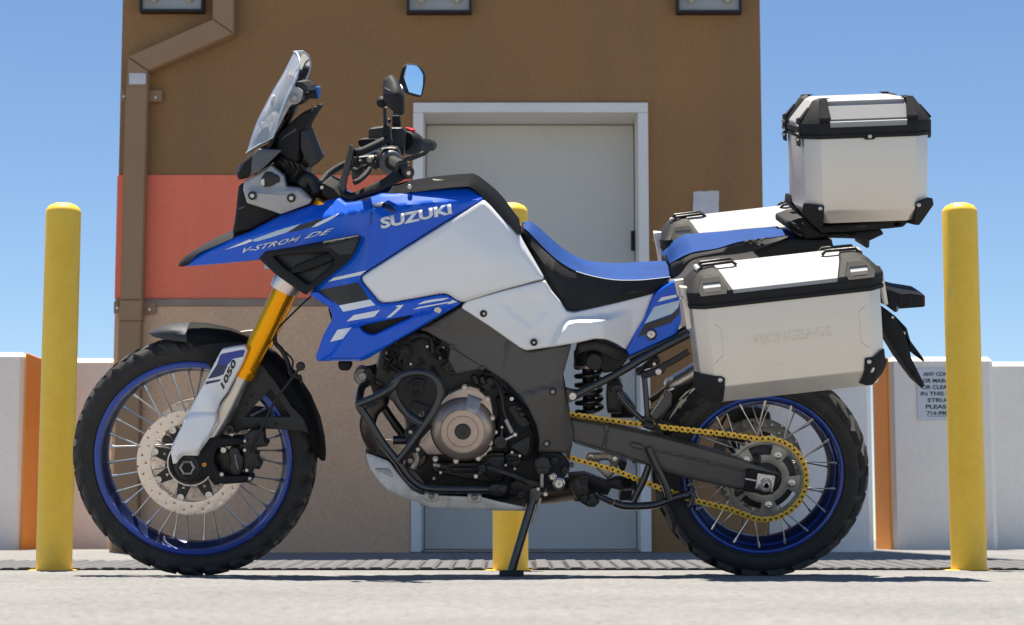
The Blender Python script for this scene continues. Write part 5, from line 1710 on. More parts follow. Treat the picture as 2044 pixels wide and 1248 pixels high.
bolt(ENG, *Q('F', '1208,370')[0], .188, .004, 'steel')
tube('banjo', 'steel', ENG, [Q('F', '1240,470')[0] + (.186,), Q('F', '1300,440')[0] + (.190,), Q('F', '1325,425')[0] + (.190,)], .005, n=2)
lathe('banjo_bolt', 'steel', ENG, P(*Q('F', '1312,428')[0], .19), [(.0085, -.008), (.0085, .004), (.005, .008), (0, .008)], 6, 20)
tube('clutch_hose', 'cable', ENG, [Q('F', '1130,-90')[0] + (.15,), Q('F', '1170,20')[0] + (.17,), Q('F', '1205,120')[0] + (.178,), Q('F', '1225,250')[0] + (.182,), Q('F', '1262,340')[0] + (.188,), Q('F', '1290,420')[0] + (.192,)], .0055, seg=9)
tube('clutch_hose', 'cable', ENG, [Q('F', '1030,-110')[0] + (.15,), Q('F', '1080,-60')[0] + (.17,), Q('F', '1150,-40')[0] + (.175,), Q('F', '1250,60')[0] + (.17,)], .004, seg=8)
tube('hose_spring', 'steel_dull', ENG, [Q('F', '1240,310')[0] + (.186,), Q('F', '1290,415')[0] + (.192,)], .0068, seg=9)
for x, y in ((1285, 143), (1288, 570), (1350, 597), (1238, 673), (1310, 702), (1158, 410)):
    c2 = Q('F', f'{x},{y}')[0]
    bolt(ENG, c2[0], c2[1], .172, .0042 if y > 560 else .006, 'steel', .005)
eng_plate(Q('F', '1235,600 1290,560 1350,590 1370,650 1320,700 1260,700'), .168, er=.005, name='position_sensor')
eng_plate(Q('F', '1250,600 1340,610 1345,640 1255,648'), .175, 'black_plastic', er=.003, name='sensor_cap')
# rocker / upper fins between cover and frame
for i in range(4):
    x = 960 + 60 * i
    eng_plate(Q('F', f'{x},{-30 + 8 * i} {x + 40},{-50 + 8 * i} {x + 70},{20 + 10 * i} {x + 36},{44 + 10 * i}'), .15 + .002 * i, er=.004, name='engine_fin')
# lower crankcase
eng_plate(Q('F', '640,640 800,650 1020,650 1110,570 1230,570 1240,760 1180,820 1000,800 800,760 660,730'), .15, er=.01, name='sump')
eng_plate(Q('F', '800,690 1010,690 1040,650 1110,650 1085,720 1010,735 800,735'), .165, er=.006, name='sump_rib')
eng_plate(Q('F', '1060,660 1110,600 1230,600 1230,760 1130,800 1050,740'), .158, er=.006, name='sump_cover')
tube('gear_shaft', 'steel_dull', ENG, [Q('F', '665,668')[0] + (.17,), Q('F', '715,682')[0] + (.17,)], .007, n=2)
tube('gear_shaft', 'engine_black', ENG, [Q('F', '715,682')[0] + (.17,), Q('F', '770,690')[0] + (.17,)], .010, n=2)
for x, y, r in ((718, 732, .0045), (672, 672, .005), (665, 778, .005)):
    bolt(ENG, *Q('F', f'{x},{y}')[0], .172, r, 'steel')
tube('oil_cooler_pipe', 'steel_dull', ENG, [Q('F', '520,570')[0] + (.15,), Q('F', '530,630')[0] + (.15,), Q('F', '500,700')[0] + (.15,)], .010, n=4)
lathe('oil_filter', 'header_pipe', ENG, P(*Q('F', '520,600')[0], .13), [(.03, -.02), (.03, .01), (.026, .014), (0, .014)], 24)
bolt(ENG, *Q('F', '478,638')[0], .16, .007, 'bronze')
# exhaust header
tube('exhaust_header', 'header_pipe', BIKE, [(742, 732, .05), (758, 775, .07), (760, 800, .09), (742, 820, .10), (734, 850, .10), (745, 885, .09), (775, 925, .07), (810, 960, .06)], .022, seg=18)
tube('exhaust_header', 'header_pipe', BIKE, [(830, 905, .06), (824, 930, .10), (835, 960, .11), (870, 975, .09)], .021, seg=18)
lathe('header_flange', 'bronze', BIKE, P(722, 746, .085), [(.020, -.02), (.020, .002), (.014, .004), (.010, .002), (0, .002)], 24)
# crash bars
CR = .0105
CB = tube('crash_bar', 'tube_black', BIKE, [Q('E', a_)[0] + (l,) for a_, l in (('468,985', .25), ('600,930', .262), ('735,850', .268), ('790,775', .27), ('890,735', .272), ('1010,745', .272), ('1095,810', .272), ('1115,900', .272), ('1085,1000', .272), ('1010,1130', .27), ('900,1290', .258), ('785,1440', .245))], CR, seg=16)
def bar(pts, r=CR, name='crash_bar_tube', n=6):
    return tube(name, 'tube_black', CB, [Q('E', a_)[0] + (l,) for a_, l in pts], r, seg=14, n=n)
bar((('762,790', .268), ('745,860', .262), ('765,950', .255), ('840,1055', .25), ('920,1110', .255), ('985,1140', .265)))
bar((('478,975', .25), ('472,1010', .248), ('540,1110', .245), ('650,1290', .243), ('780,1455', .242), ('850,1560', .235), ('940,1635', .225), ('1040,1662', .222), ('1200,1668', .22), ('1500,1668', .215)))
bar((('468,985', .25), ('470,930', .22), ('490,850', .17), ('530,820', .10)))
bar((('660,1005', .0), ('720,1100', .0), ('840,1260', .0)), .012)
bar((('740,1275', .12), ('850,1275', .12)), .012)
plate('bar_bracket', 'engine_black', CB, Q('F', '1100,850 1140,825 1240,830 1255,860 1225,910 1180,922 1110,905'), .226, th=.02, er=.004)
lathe('bracket_bolt', 'engine_black', CB, P(*Q('F', '1207,868')[0], .228), [(.012, 0), (.012, .006), (.007, .008), (0, .008)], 6, 20)
mb = obj('crash_bar_tube', tube_bm(spline([Vector((p.x, -p.y, p.z)) for p in (P(*Q('E', a_)[0], l) for a_, l in (('468,985', .25), ('735,850', .268), ('890,735', .272), ('1095,810', .272), ('1010,1130', .27), ('785,1440', .245), ('940,1635', .225), ('1500,1668', .215)))], 6), CR, 12), 'tube_black', CB, 50)
# skid plate
sk = Q('F', '118,575 180,592 300,640 325,665 360,720 440,815 490,870 560,905 700,915 1050,928 1180,962 1420,1012 1400,1040 1100,1036 650,1016 480,952 300,886 215,800 150,702 120,640')
SkF = Field([(730, 910, .10), (745, 950, .13), (790, 985, .165), (860, 1005, .18), (950, 1015, .18), (1050, 1018, .17), (800, 960, .165), (780, 925, .14), (830, 985, .185), (1000, 1000, .185)])
SKID = panel('skid_plate', 'skid_alu', BIKE, sk, SkF, th=.0, ew=4, er=.006, step=7, rnd=4)
mirrored(SKID)
rows = []
for px, py, L in ((729.5, 905, .095), (730, 920, .108), (738, 936, .118), (754, 960, .138), (775, 981, .157), (820, 998, .172), (862, 1013, .180), (975, 1018.5, .178), (1050, 1019.5, .168)):
    p = P(px, py, L)
    rows.append([(p.x, p.y, p.z), (p.x, p.y * .5, p.z - .004), (p.x, 0, p.z - .005), (p.x, -p.y * .5, p.z - .004), (p.x, -p.y, p.z)])
obj('skid_belly', loft_bm(rows), 'skid_alu', SKID, 50)
panel('skid_mark', 'steel_dull', SKID, Q('F', '190,702 200,697 300,700 318,712 342,765 332,772 200,712'), lambda q: SkF(q) + .0015, th=.003, ew=1.2, er=.001, step=6, rnd=1)
panel('skid_front', 'engine_black', BIKE, Q('F', '118,570 130,500 150,468 200,470 260,540 340,640 325,660 300,636 180,590'), Field([(730, 900, .09), (740, 878, .10), (785, 920, .13), (765, 890, .12)]), th=.03, ew=3, er=.005)
for x, y in ((645, 935), (988, 945)):
    c2 = Q('F', f'{x},{y}')[0]
    plate('skid_mount', 'skid_alu', SKID, [(c2[0] - 14, c2[1] - 9), (c2[0] + 14, c2[1] - 8), (c2[0] + 13, c2[1] + 4), (c2[0] + 6, c2[1] + 8), (c2[0] - 6, c2[1] + 8), (c2[0] - 14, c2[1] + 3)], .193, th=.02, er=.005, ew=4)
    bolt(SKID, c2[0], c2[1] - 3, .196, .008, 'steel_dull', .007)
# frame cover
fc = Q('E', '952,394 1110,310 1275,212 1292,208 1500,345 1800,566 1900,560 2044,520') + Q('G', '140,198 242,190 225,260 200,350 176,440 188,540 215,660 236,800 258,900 250,1000 232,1065') + \
    Q('F', '1750,650 1730,600 1690,574 1640,572 1500,578 1506,480 1480,350 1420,225 1340,108') + Q('E', '1735,905 1645,812 1470,700 1240,748 1178,632 1196,522 1012,412')
FrF = Field([(860, 650, .19), (930, 620, .20), (1050, 700, .195), (1130, 690, .185), (1140, 850, .18), (1090, 760, .20), (1085, 880, .195), (1000, 720, .205), (900, 690, .20), (960, 740, .205)],
            [plateau(Q('E', '1745,905 2044,815 2140,860 2140,1400 1860,1400'), .012, 8), below_line([(860, 660), (905, 690), (1000, 760), (1060, 780), (1140, 745)], .00012)])
FC = panel('frame_cover', 'frame_paint', BIKE, fc, FrF, th=.03, ew=4, er=.006, step=9, rnd=3, smooth=25)
mirrored(FC)
panel('frame_seam', 'engine_black', FC, Q('E', '1085,478 1170,515 1195,520 1440,680 1470,700 1440,690 1190,535'), lambda q: FrF(q) + .0005, th=.002, ew=1, er=0, step=9, rnd=0)
tube('frame_weld', 'frame_paint', FC, [Q('E', a_)[0] + (.203,) for a_ in ('1650,500', '1640,600', '1620,700', '1605,780')], .0035, seg=8)
for x, y in ((1205, 530), (1450, 698)):
    bolt(FC, *Q('E', f'{x},{y}')[0], .206, .006, 'frame_paint')
for x, y, t in ((1614, 88, 'F'), (1564, 502, 'F')):
    c2 = Q(t, f'{x},{y}')[0]
    lathe('cover_washer', 'engine_black', FC, P(*c2, float(FrF([c2])[0])), [(.011, -.002), (.010, .003), (.008, .003), (0, .002)], 20)
    bolt(FC, c2[0], c2[1], float(FrF([c2])[0]) + .002, .0055, 'steel_dull')
plate('frame_mount', 'frame_paint', BIKE, Q('G', '195,545 240,560 300,565 320,600 290,625 215,665'), .19, th=.03, er=.004)
plate('subframe_gusset', 'engine_black', BIKE, Q('G', '290,185 330,170 430,158 520,175 600,215 690,240 700,290 640,330 560,310 500,270 420,240 320,260 260,300'), .12, th=.02, er=.005)
SUB = tube('subframe', 'tube_black', BIKE, [Q('G', a_)[0] + (.185,) for a_ in ('258,600', '420,520', '600,430', '800,310', '1000,200', '1180,110')], .0105, seg=14)
plate('subframe_end', 'tube_black', SUB, Q('G', '222,600 235,575 290,560 325,550 345,590 320,615 270,640 240,635'), .19, th=.02, er=.004)
bolt(SUB, *Q('G', '252,602')[0], .197, .011, 'steel', .006)
tube('subframe', 'tube_black', BIKE, [Q('G', a_)[0] + (.16,) for a_ in ('700,305', '800,255', '1000,165', '1175,75')], .013, seg=12)
plate('brand_tag', 'decal_white', SUB, Q('G', '955,190 985,176 990,180 960,195'), .185, th=.002, er=0)
plate('rear_inner_fender', 'engine_black', BIKE, Q('G', '280,180 420,160 600,200 700,300 620,400 500,420 430,330 330,250'), .06, th=.12, er=.01)
# shock absorber
SH = link('shock_absorber', None, BIKE)
sa, sb = P(*Q('G', '375,300')[0], .02), P(*Q('G', '385,740')[0], .02)
ax_ = (sb - sa).normalized()
u_ = ax_.orthogonal().normalized()
w_ = ax_.cross(u_)
pts = []
turns = 5.2
for k in range(int(turns * 20) + 1):
    t = k / (turns * 20)
    q = 2 * math.pi * turns * t
    pts.append(sa.lerp(sb, .14 + .84 * t) + (u_ * math.cos(q) + w_ * math.sin(q)) * .033)
obj('spring', tube_bm(pts, .0068, 8), 'tube_black', SH, 50)
obj('damper', tube_bm([sa, sb], .017, 18), 'engine_black', SH, 50)
obj('spring_collar', tube_bm([sa.lerp(sb, .10), sa.lerp(sb, .15)], .040, 24), 'bronze', SH, 40)
obj('shock_body', tube_bm([sa + ax_ * -.02, sa.lerp(sb, .10)], .038, 24), 'engine_black', SH, 40)
lathe('preload_knob', 'grey_plastic', SH, P(*Q('G', '425,332')[0], .13), [(.022, -.05), (.022, -.002), (.020, .002), (.018, .001), (0, .001)], 28)
plate('shock_mount', 'engine_black', SH, Q('G', '530,520 580,480 640,480 655,520 640,580 640,740 530,740 525,600'), .07, th=.05, er=.005)
lathe('mount_bolt', 'engine_black', SH, P(*Q('G', '604,548')[0], .16), [(.0155, -.06), (.0155, .002), (.013, .006), (.007, .006), (.006, .002), (0, .002)], 20)
plate('mount_lug', 'engine_black', SH, Q('G', '540,520 580,482 630,482 655,525 645,580 590,590 545,570'), .155, th=.04, er=.005)
# passenger peg hanger
PG = tube('peg_hanger', 'tube_black', BIKE, [Q('G', a_)[0] + (.175,) for a_ in ('825,450', '835,560', '845,700', '850,760')], .0075, seg=10)
tube('hanger_tube', 'tube_black', PG, [Q('G', a_)[0] + (.17,) for a_ in ('610,570', '660,640', '740,730', '835,815')], .0075, seg=10)
plate('hanger_foot', 'engine_black', PG, Q('G', '805,790 850,750 880,770 900,810 880,875 850,850 815,820'), .18, th=.02, er=.004)
plate('hanger_clamp', 'engine_black', PG, Q('G', '760,400 800,380 900,300 940,292 955,310 945,345 900,370 830,390 790,440 765,440'), .17, th=.03, er=.005)
plate('hanger_arm', 'grey_plastic', PG, Q('G', '792,420 830,408 900,390 1000,325 1010,345 995,400 970,430 900,442 835,465 800,462'), .19, th=.015, er=.004)
bolt(PG, *Q('G', '825,436')[0], .192, .009, 'engine_black', .005)
bolt(PG, *Q('G', '936,408')[0], .192, .009, 'steel', .005)
bolt(PG, *Q('G', '903,346')[0], .172, .005, 'steel')
tube('hanger_tube', 'grey_plastic', PG, [Q('G', a_)[0] + (.18,) for a_ in ('990,355', '1060,320', '1180,245')], .0085, seg=12)
plate('peg', 'tube_black', PG, Q('G', '860,745 985,590 1000,562 1030,570 1048,600 1040,680 1000,740 940,812 900,790'), .185, th=.03, er=.006, ew=4)
for i in range(8):
    f = i / 7
    x, y = 885 + (972 - 885) * f, 735 + (612 - 735) * f
    c2 = Q('G', f'{x},{y}')[0]
    plate('peg_tooth', 'steel', PG, [(c2[0] - 2, c2[1] - .6), (c2[0] + 1.6, c2[1] - 2), (c2[0] + 2, c2[1] + .4), (c2[0] - 1.4, c2[1] + 1.8)], .188, th=.01, er=.001)
tube('peg_pivot', 'engine_black', PG, [Q('G', a_)[0] + (.19,) for a_ in ('825,825', '880,845', '905,830')], .010, seg=10)
# silencer seen below the luggage
tube('silencer', 'exhaust_steel', BIKE, [Q('G', a_)[0] + (-.15,) for a_ in ('1015,540', '1100,490', '1200,430', '1330,340', '1600,190')], [.020] + [.026] * 30, seg=24) if False else \
    obj('silencer', tube_bm([P(*Q('G', a_)[0], -.15) for a_ in ('1008,545', '1030,530', '1100,492', '1200,432', '1400,312', '1700,130')], [.018, .026, .027, .027, .03, .03], 28), 'exhaust_steel', BIKE, 50)
tube('exhaust_link', 'engine_black', BIKE, [Q('G', a_)[0] + (-.13,) for a_ in ('870,640', '930,600', '980,560', '1015,535')], .010, seg=10)
tube('exhaust_pipe', 'header_pipe', BIKE, [(840, 985, -.05), (960, 990, -.06), (1060, 985, -.04), (1150, 975, -.06)], .034, seg=18)
plate('battery_box', 'engine_black', BIKE, Q('G', '560,590 640,560 700,620 760,700 740,780 560,780'), -.02, th=.06, er=.008)
# foot peg, gear lever, brackets
FP = plate('peg_plate', 'black_plastic', BIKE, Q('F', '1500,590 1540,572 1640,575 1690,590 1745,655 1748,715 1690,795 1640,850 1590,880 1545,850 1530,760 1480,700'), .19, th=.02, er=.004)
plate('foot_peg', 'engine_black', FP, Q('F', '1465,640 1520,600 1580,620 1605,690 1580,740 1490,748 1470,700'), .24, th=.05, er=.008, ew=5)
plate('peg_rubber', 'grey_plastic', FP, Q('F', '1486,700 1495,690 1510,700 1522,688 1535,700 1548,690 1560,700 1580,695 1584,738 1490,748'), .245, th=.06, er=.004)
plate('peg_spring', 'steel_dull', FP, Q('F', '1512,738 1542,738 1540,855 1510,855'), .235, th=.012, er=.003)
for x, y, r, m in ((1627, 638, .0105, 'engine_black'), (1711, 713, .0105, 'engine_black'), (1662, 822, .0165, 'steel'), (1612, 766, .011, 'steel'), (1763, 672, .007, 'header_pipe'), (1497, 862, .005, 'steel'), (1555, 903, .006, 'steel')):
    c2 = Q('F', f'{x},{y}')[0]
    if r > .0108:
        lathe('pivot_bolt', m, FP, P(*c2, .196), [(r, -.01), (r, .004), (r * .8, .006), (r * .62, .003), (r * .5, .003), (r * .45, .009), (r * .25, .009), (0, .006)], 20, 25)
    else:
        bolt(FP, c2[0], c2[1], .193, r, m, .005)
plate('gear_lever', 'grey_plastic', BIKE, Q('F', '1088,685 1110,682 1275,735 1400,785 1470,798 1510,820 1500,845 1440,850 1400,820 1270,765 1090,710'), .215, th=.012, er=.003)
plate('lever_clamp', 'engine_black', BIKE, Q('F', '1035,680 1060,665 1085,690 1085,720 1060,745 1030,770 1000,775 985,760 1020,730'), .21, th=.02, er=.004)
bolt(BIKE, *Q('F', '1058,713')[0], .212, .007, 'engine_black')
bolt(BIKE, *Q('F', '1000,762')[0], .212, .006, 'steel')
plate('stand_bracket', 'engine_black', BIKE, Q('F', '1270,820 1330,790 1420,830 1500,850 1510,930 1480,1000 1420,960 1340,930 1260,900'), .18, th=.05, er=.006)
bolt(BIKE, *Q('F', '1365,905')[0], .185, .010, 'engine_black')
bolt(BIKE, *Q('F', '1475,893')[0], .185, .009, 'engine_black')
# side stand, its foot on the ground
top = P(1068, 985, .175)
foot_w = Vector((0, 0, 0))
g1 = rays(1021, 1146)
t1 = (-.24 + DIST) / g1[1]
fw_ = CAMP + t1 * g1
foot = local_of((fw_[0], -.24, .016))
ST = tube('side_stand', 'tube_black', BIKE, [top, top.lerp(foot, .25), top.lerp(foot, .6), foot], .0115, seg=14, px=False)
ft = local_of((fw_[0], -.24, .009))
fb = box_bm(-.032, .032, -.030, .026, -.009, .009, .003)
bmesh.ops.rotate(fb, verts=fb.verts, cent=(0, 0, 0), matrix=Matrix.Rotation(-LEAN, 3, 'X'))
bmesh.ops.translate(fb, verts=fb.verts, vec=ft)
obj('stand_foot', fb, 'engine_black', ST, 0)
for q in range(5):
    fr_ = box_bm(-.030 + .0125 * q, -.0235 + .0125 * q, -.033, -.029, -.007, .010, .001)
    bmesh.ops.rotate(fr_, verts=fr_.verts, cent=(0, 0, 0), matrix=Matrix.Rotation(-LEAN, 3, 'X'))
    bmesh.ops.translate(fr_, verts=fr_.verts, vec=ft)
    obj('foot_ridge', fr_, 'engine_black', ST, 0)
tube('stand_spring', 'steel_dull', ST, [top + Vector((.014, -.012, -.01)), top.lerp(foot, .38) + Vector((.017, -.012, 0))], .004, seg=8, px=False)
plate('stand_pivot', 'tube_black', ST, [(1058, 975), (1078, 972), (1078, 1000), (1066, 1010), (1055, 1005)], .19, th=.03, er=.004)
# centre stand
CS = tube('centre_stand', 'tube_black', BIKE, [Q('H', a_)[0] + (.165,) for a_ in ('855,215', '880,275', '920,360', '965,450', '1000,540', '1022,625')], .0098, seg=14)
tube('stand_tube', 'tube_black', CS, [Q('H', a_)[0] + (.14,) for a_ in ('862,355', '820,470', '770,570', '735,645')], .0095, seg=12)
tube('stand_tube', 'tube_black', CS, [Q('H', a_)[0] + (.15,) for a_ in ('580,655', '660,680', '780,682', '900,672', '1000,640', '1100,605', '1180,590')], .0105, seg=14)
tube('stand_tube', 'tube_black', CS, [Q('H', a_)[0] + (.15,) for a_ in ('1130,602', '1195,575', '1208,620', '1195,665', '1170,685')], .008, seg=10)
sp_ = []
a_, b_ = P(*Q('H', '445,595')[0], .17), P(*Q('H', '575,655')[0], .17)
dd = (b_ - a_).normalized()
uu = dd.orthogonal().normalized()
vv = dd.cross(uu)
for k in range(12 * 10 + 1):
    q = 2 * math.pi * k / 10
    sp_.append(a_.lerp(b_, k / 120) + (uu * math.cos(q) + vv * math.sin(q)) * .0075)
obj('stand_spring', tube_bm(sp_, .0017, 5), 'engine_black', CS, 50)
plate('stand_plate', 'engine_black', CS, Q('H', '225,510 260,480 320,455 370,460 378,560 360,640 310,640 270,600'), .175, th=.02, er=.004)
plate('stand_plate', 'engine_black', CS, Q('H', '380,580 435,580 470,650 430,690 380,690 310,650 260,640 370,640'), .165, th=.03, er=.004)
for x, y in ((247, 523), (340, 490), (345, 620), (330, 558)):
    bolt(CS, *Q('H', f'{x},{y}')[0], .178, .009 if y != 558 else .005, 'engine_black', .004)
plate('link_plate', 'engine_black', BIKE, Q('H', '215,430 350,420 530,490 600,460 760,460 765,555 640,560 560,540 530,600 380,560 240,520'), .10, th=.03, er=.006, holes=[Q('H', '640,500 660,480 720,490 725,530 660,535')])
plate('chain_slider', 'steel_dull', BIKE, Q('H', '360,290 385,265 560,268 620,285 630,300 600,400 560,450 530,470 480,420 440,380 400,320'), .07, th=.02, er=.003, holes=[Q('H', '460,330 490,312 540,318 560,350 545,380 500,370')])
bolt(BIKE, *Q('H', '395,295')[0], .075, .012, 'steel')
bolt(BIKE, *Q('H', '588,300')[0], .075, .007, 'steel')
plate('linkage', 'engine_black', BIKE, Q('H', '600,300 690,330 660,420 620,640 720,640 740,480 640,430'), .05, th=.05, er=.006)
plate('inner_tail', 'engine_black', BIKE, Q('G', '1000,560 1240,470 1380,700 1250,860 1050,830 900,820'), -.10, th=.02, er=.01)
# calliper on the far side of the rear wheel
cal = plate('rear_calliper', 'engine_black', BIKE, Q('G', '1500,720 1560,690 1740,690 1830,740 1840,800 1760,850 1680,830 1560,860 1500,800'), -.10, th=.05, er=.008)
lathe('calliper_piston', 'header_pipe', cal, P(*Q('G', '1690,830')[0], -.09), [(.018, -.01), (.016, .004), (0, .006)], 20)
tube('brake_hose', 'cable', BIKE, [Q('G', a_)[0] + (-.08,) for a_ in ('1540,700', '1480,760', '1440,830', '1420,900')], .004, seg=8)

# ---- tail: rack, lights, plate holder
plate('tail_cowl', 'black_plastic', BIKE, Q('K', '860,485 900,460 1130,385 1300,392 1480,392 1500,470 1280,500 900,540'), .115, th=.23, er=.012, ew=6, rnd=3)
RACK = plate('luggage_rack', 'black_plastic', BIKE, Q('K', '1120,250 1160,235 1215,215 1260,212 1310,240 1330,280 1380,330 1500,345 1700,325 1875,310 1896,350 1785,402 1640,385 1390,378 1280,395 1240,360 1180,330 1120,300'), .11, th=.22, er=.010, ew=6, rnd=3)
for q, m in (('1118,252 1140,240 1230,300 1240,320 1215,315', 'tube_black'), ('1125,300 1150,300 1240,350 1255,378 1220,365', 'tube_black'), ('1150,250 1200,265 1225,300 1180,285', 'engine_black')):
    plate('rack_latch', m, RACK, Q('K', q), .125, th=.03, er=.004)
plate('rack_rib', 'grey_plastic', RACK, Q('K', '1385,325 1400,318 1530,312 1545,328 1400,340'), .118, th=.02, er=.003)
plate('case_plate', 'black_plastic', RACK, Q('J', '600,1182 640,1165 700,1170 1000,1140 1310,1105 1332,1132 1290,1172 1180,1185 900,1205 780,1215 640,1215'), .13, th=.26, er=.005, holes=[Q('J', '1215,1150 1240,1138 1268,1145 1258,1160 1228,1163')])
plate('rack_rib', 'grey_plastic', RACK, Q('J', '912,1168 930,1160 990,1158 998,1172 920,1182'), .133, th=.01, er=.002)
bolt(RACK, *Q('J', '503,1147')[0], .118, .006, 'grey_plastic', .008)
plate('rack_post', 'engine_black', BIKE, Q('K', '1300,380 1330,380 1330,440 1300,440'), .08, th=.02, er=.002)
plate('rack_post', 'engine_black', BIKE, Q('K', '1745,380 1785,380 1780,460 1750,460'), .08, th=.16, er=.002)
tl = Q('M', '1100,140 1150,112 1250,138 1420,165 1462,200 1464,285 1452,292 1265,306 1180,290 1110,260')
TLM = plate('tail_lamp', 'black_plastic', BIKE, tl, .05, th=.10, er=.010, ew=6, rnd=2)
plate('lamp_lens', 'red_lens', TLM, Q('M', '1453,205 1466,202 1467,285 1453,291'), .042, th=.084, er=.002)
for q in ('1272,190 1277,190 1277,302 1272,302', '1347,180 1352,180 1352,296 1347,296'):
    plate('lamp_seam', 'engine_black', TLM, Q('M', q), .0507, th=.004, er=0)
panel('lamp_facet', 'fender_grey', TLM, Q('M', '1150,120 1250,144 1418,170 1450,200 1345,185 1275,190 1160,150'), .0506, th=.002, er=0, rnd=0)
IND = plate('indicator', 'black_plastic', BIKE, Q('M', '1130,260 1165,222 1200,212 1235,255 1258,290 1250,328 1225,335 1180,300'), .14, th=.05, er=.008, ew=5)
plate('indicator_lens', 'lens', IND, Q('M', '1228,285 1245,280 1255,292 1248,328 1232,332'), .142, th=.05, er=.004)
PLH = plate('plate_holder', 'black_plastic', BIKE, Q('M', '1115,290 1140,300 1215,355 1250,420 1290,470 1345,640 1352,690 1464,918 1440,946 1300,760 1134,488'), .075, th=.15, er=.008, ew=5, rnd=3)
plate('plate_arm', 'black_plastic', PLH, Q('M', '1205,355 1225,360 1320,460 1348,560 1460,712 1454,732 1355,655 1310,600 1340,592 1318,545 1300,500 1250,420'), .06, th=.12, er=.005)
bolt(PLH, *Q('M', '1290,500')[0], .064, .006, 'steel')
bolt(PLH, *Q('M', '1206,373')[0], .08, .004, 'steel')

# ------------------------------------------------------------------ luggage
def case(name, label, org, group):
    o = thing(name, label, 'luggage case', group=group)
    p = P(*org)
    o.rotation_euler = (LEAN, 0, 0)
    o.location = Matrix.Rotation(LEAN, 3, 'X') @ p + Vector((0, 0, LIFT))
    return o, p

def octa(u0, u1, a, b, c, c2=None):
    """plan of a box with cut corners: u along, a..b across (outwards counted positive)"""
    c2 = c if c2 is None else c2
    return [(u0 + c2, a), (u1 - c2, a), (u1, a + c2), (u1, b - c), (u1 - c, b), (u0 + c, b), (u0, b - c), (u0, a + c2)]

class Frame:
    """a case's own axes: u along (rearwards), w up, both in the bike's side plane; d out from the bike"""
    def __init__(self, p0, p1, L, org):
        a, b = P(*p0, L), P(*p1, L)
        self.o = Vector((a.x, 0, a.z)) - Vector(org)
        self.u = Vector((b.x - a.x, 0, b.z - a.z)).normalized()
        self.w = Vector((-self.u.z, 0, self.u.x))
        self.side = 1
        self.up = 0.0
        self.org = Vector(org)
    def at(self, u, w, d):
        q = self.o + self.u * u + self.w * (w + self.up)
        return Vector((q.x, -d * self.side - self.org.y, q.z))
    def uw(self, px, py, L):
        q = P(px, py, L) - self.org - self.o
        return q.dot(self.u), q.dot(self.w)

def stack(fr, levels, bm=None, cap=True):
    bm = bm or bmesh.new()
    rows = [[fr.at(u, w, d) for u, d in pl] for w, pl in levels]
    return loft_bm(rows, bm, closed=True, caps=cap)

def bevelled(bm, off=.003, ang=25, seg=2):
    bmesh.ops.recalc_face_normals(bm, faces=bm.faces[:])
    ed = [e for e in bm.edges if len(e.link_faces) == 2 and e.calc_face_angle(0) > math.radians(ang)]
    bmesh.ops.bevel(bm, geom=ed, offset=off, segments=seg, affect='EDGES', profile=.6, clamp_overlap=True)
    return bm

def prism(fr, poly_uw, d0, d1, bev=.002, holes=()):
    """a block drawn in the case's side view, from d0 to d1 across"""
    bm = bmesh.new()
    loft_bm([[fr.at(u, w, d0) for u, w in poly_uw], [fr.at(u, w, d1) for u, w in poly_uw]], bm, closed=True, caps=True)
    return bevelled(bm, bev, 25, 1) if bev else bm

def ring_prism(fr, outer, inner, d0, d1, slope=0.0):
    """a frame (outer and inner loops of equal length) standing from d0 to d1; slope leans it outwards going down"""
    bm = bmesh.new()
    w0 = max(w for u, w in outer)
    f = lambda u, w, d: fr.at(u, w, d + slope * (w0 - w))
    loft_bm([[f(u, w, d0) for u, w in outer], [f(u, w, d1) for u, w in outer], [f(u, w, d1) for u, w in inner], [f(u, w, d0) for u, w in inner]], bm, closed=True)
    return bm

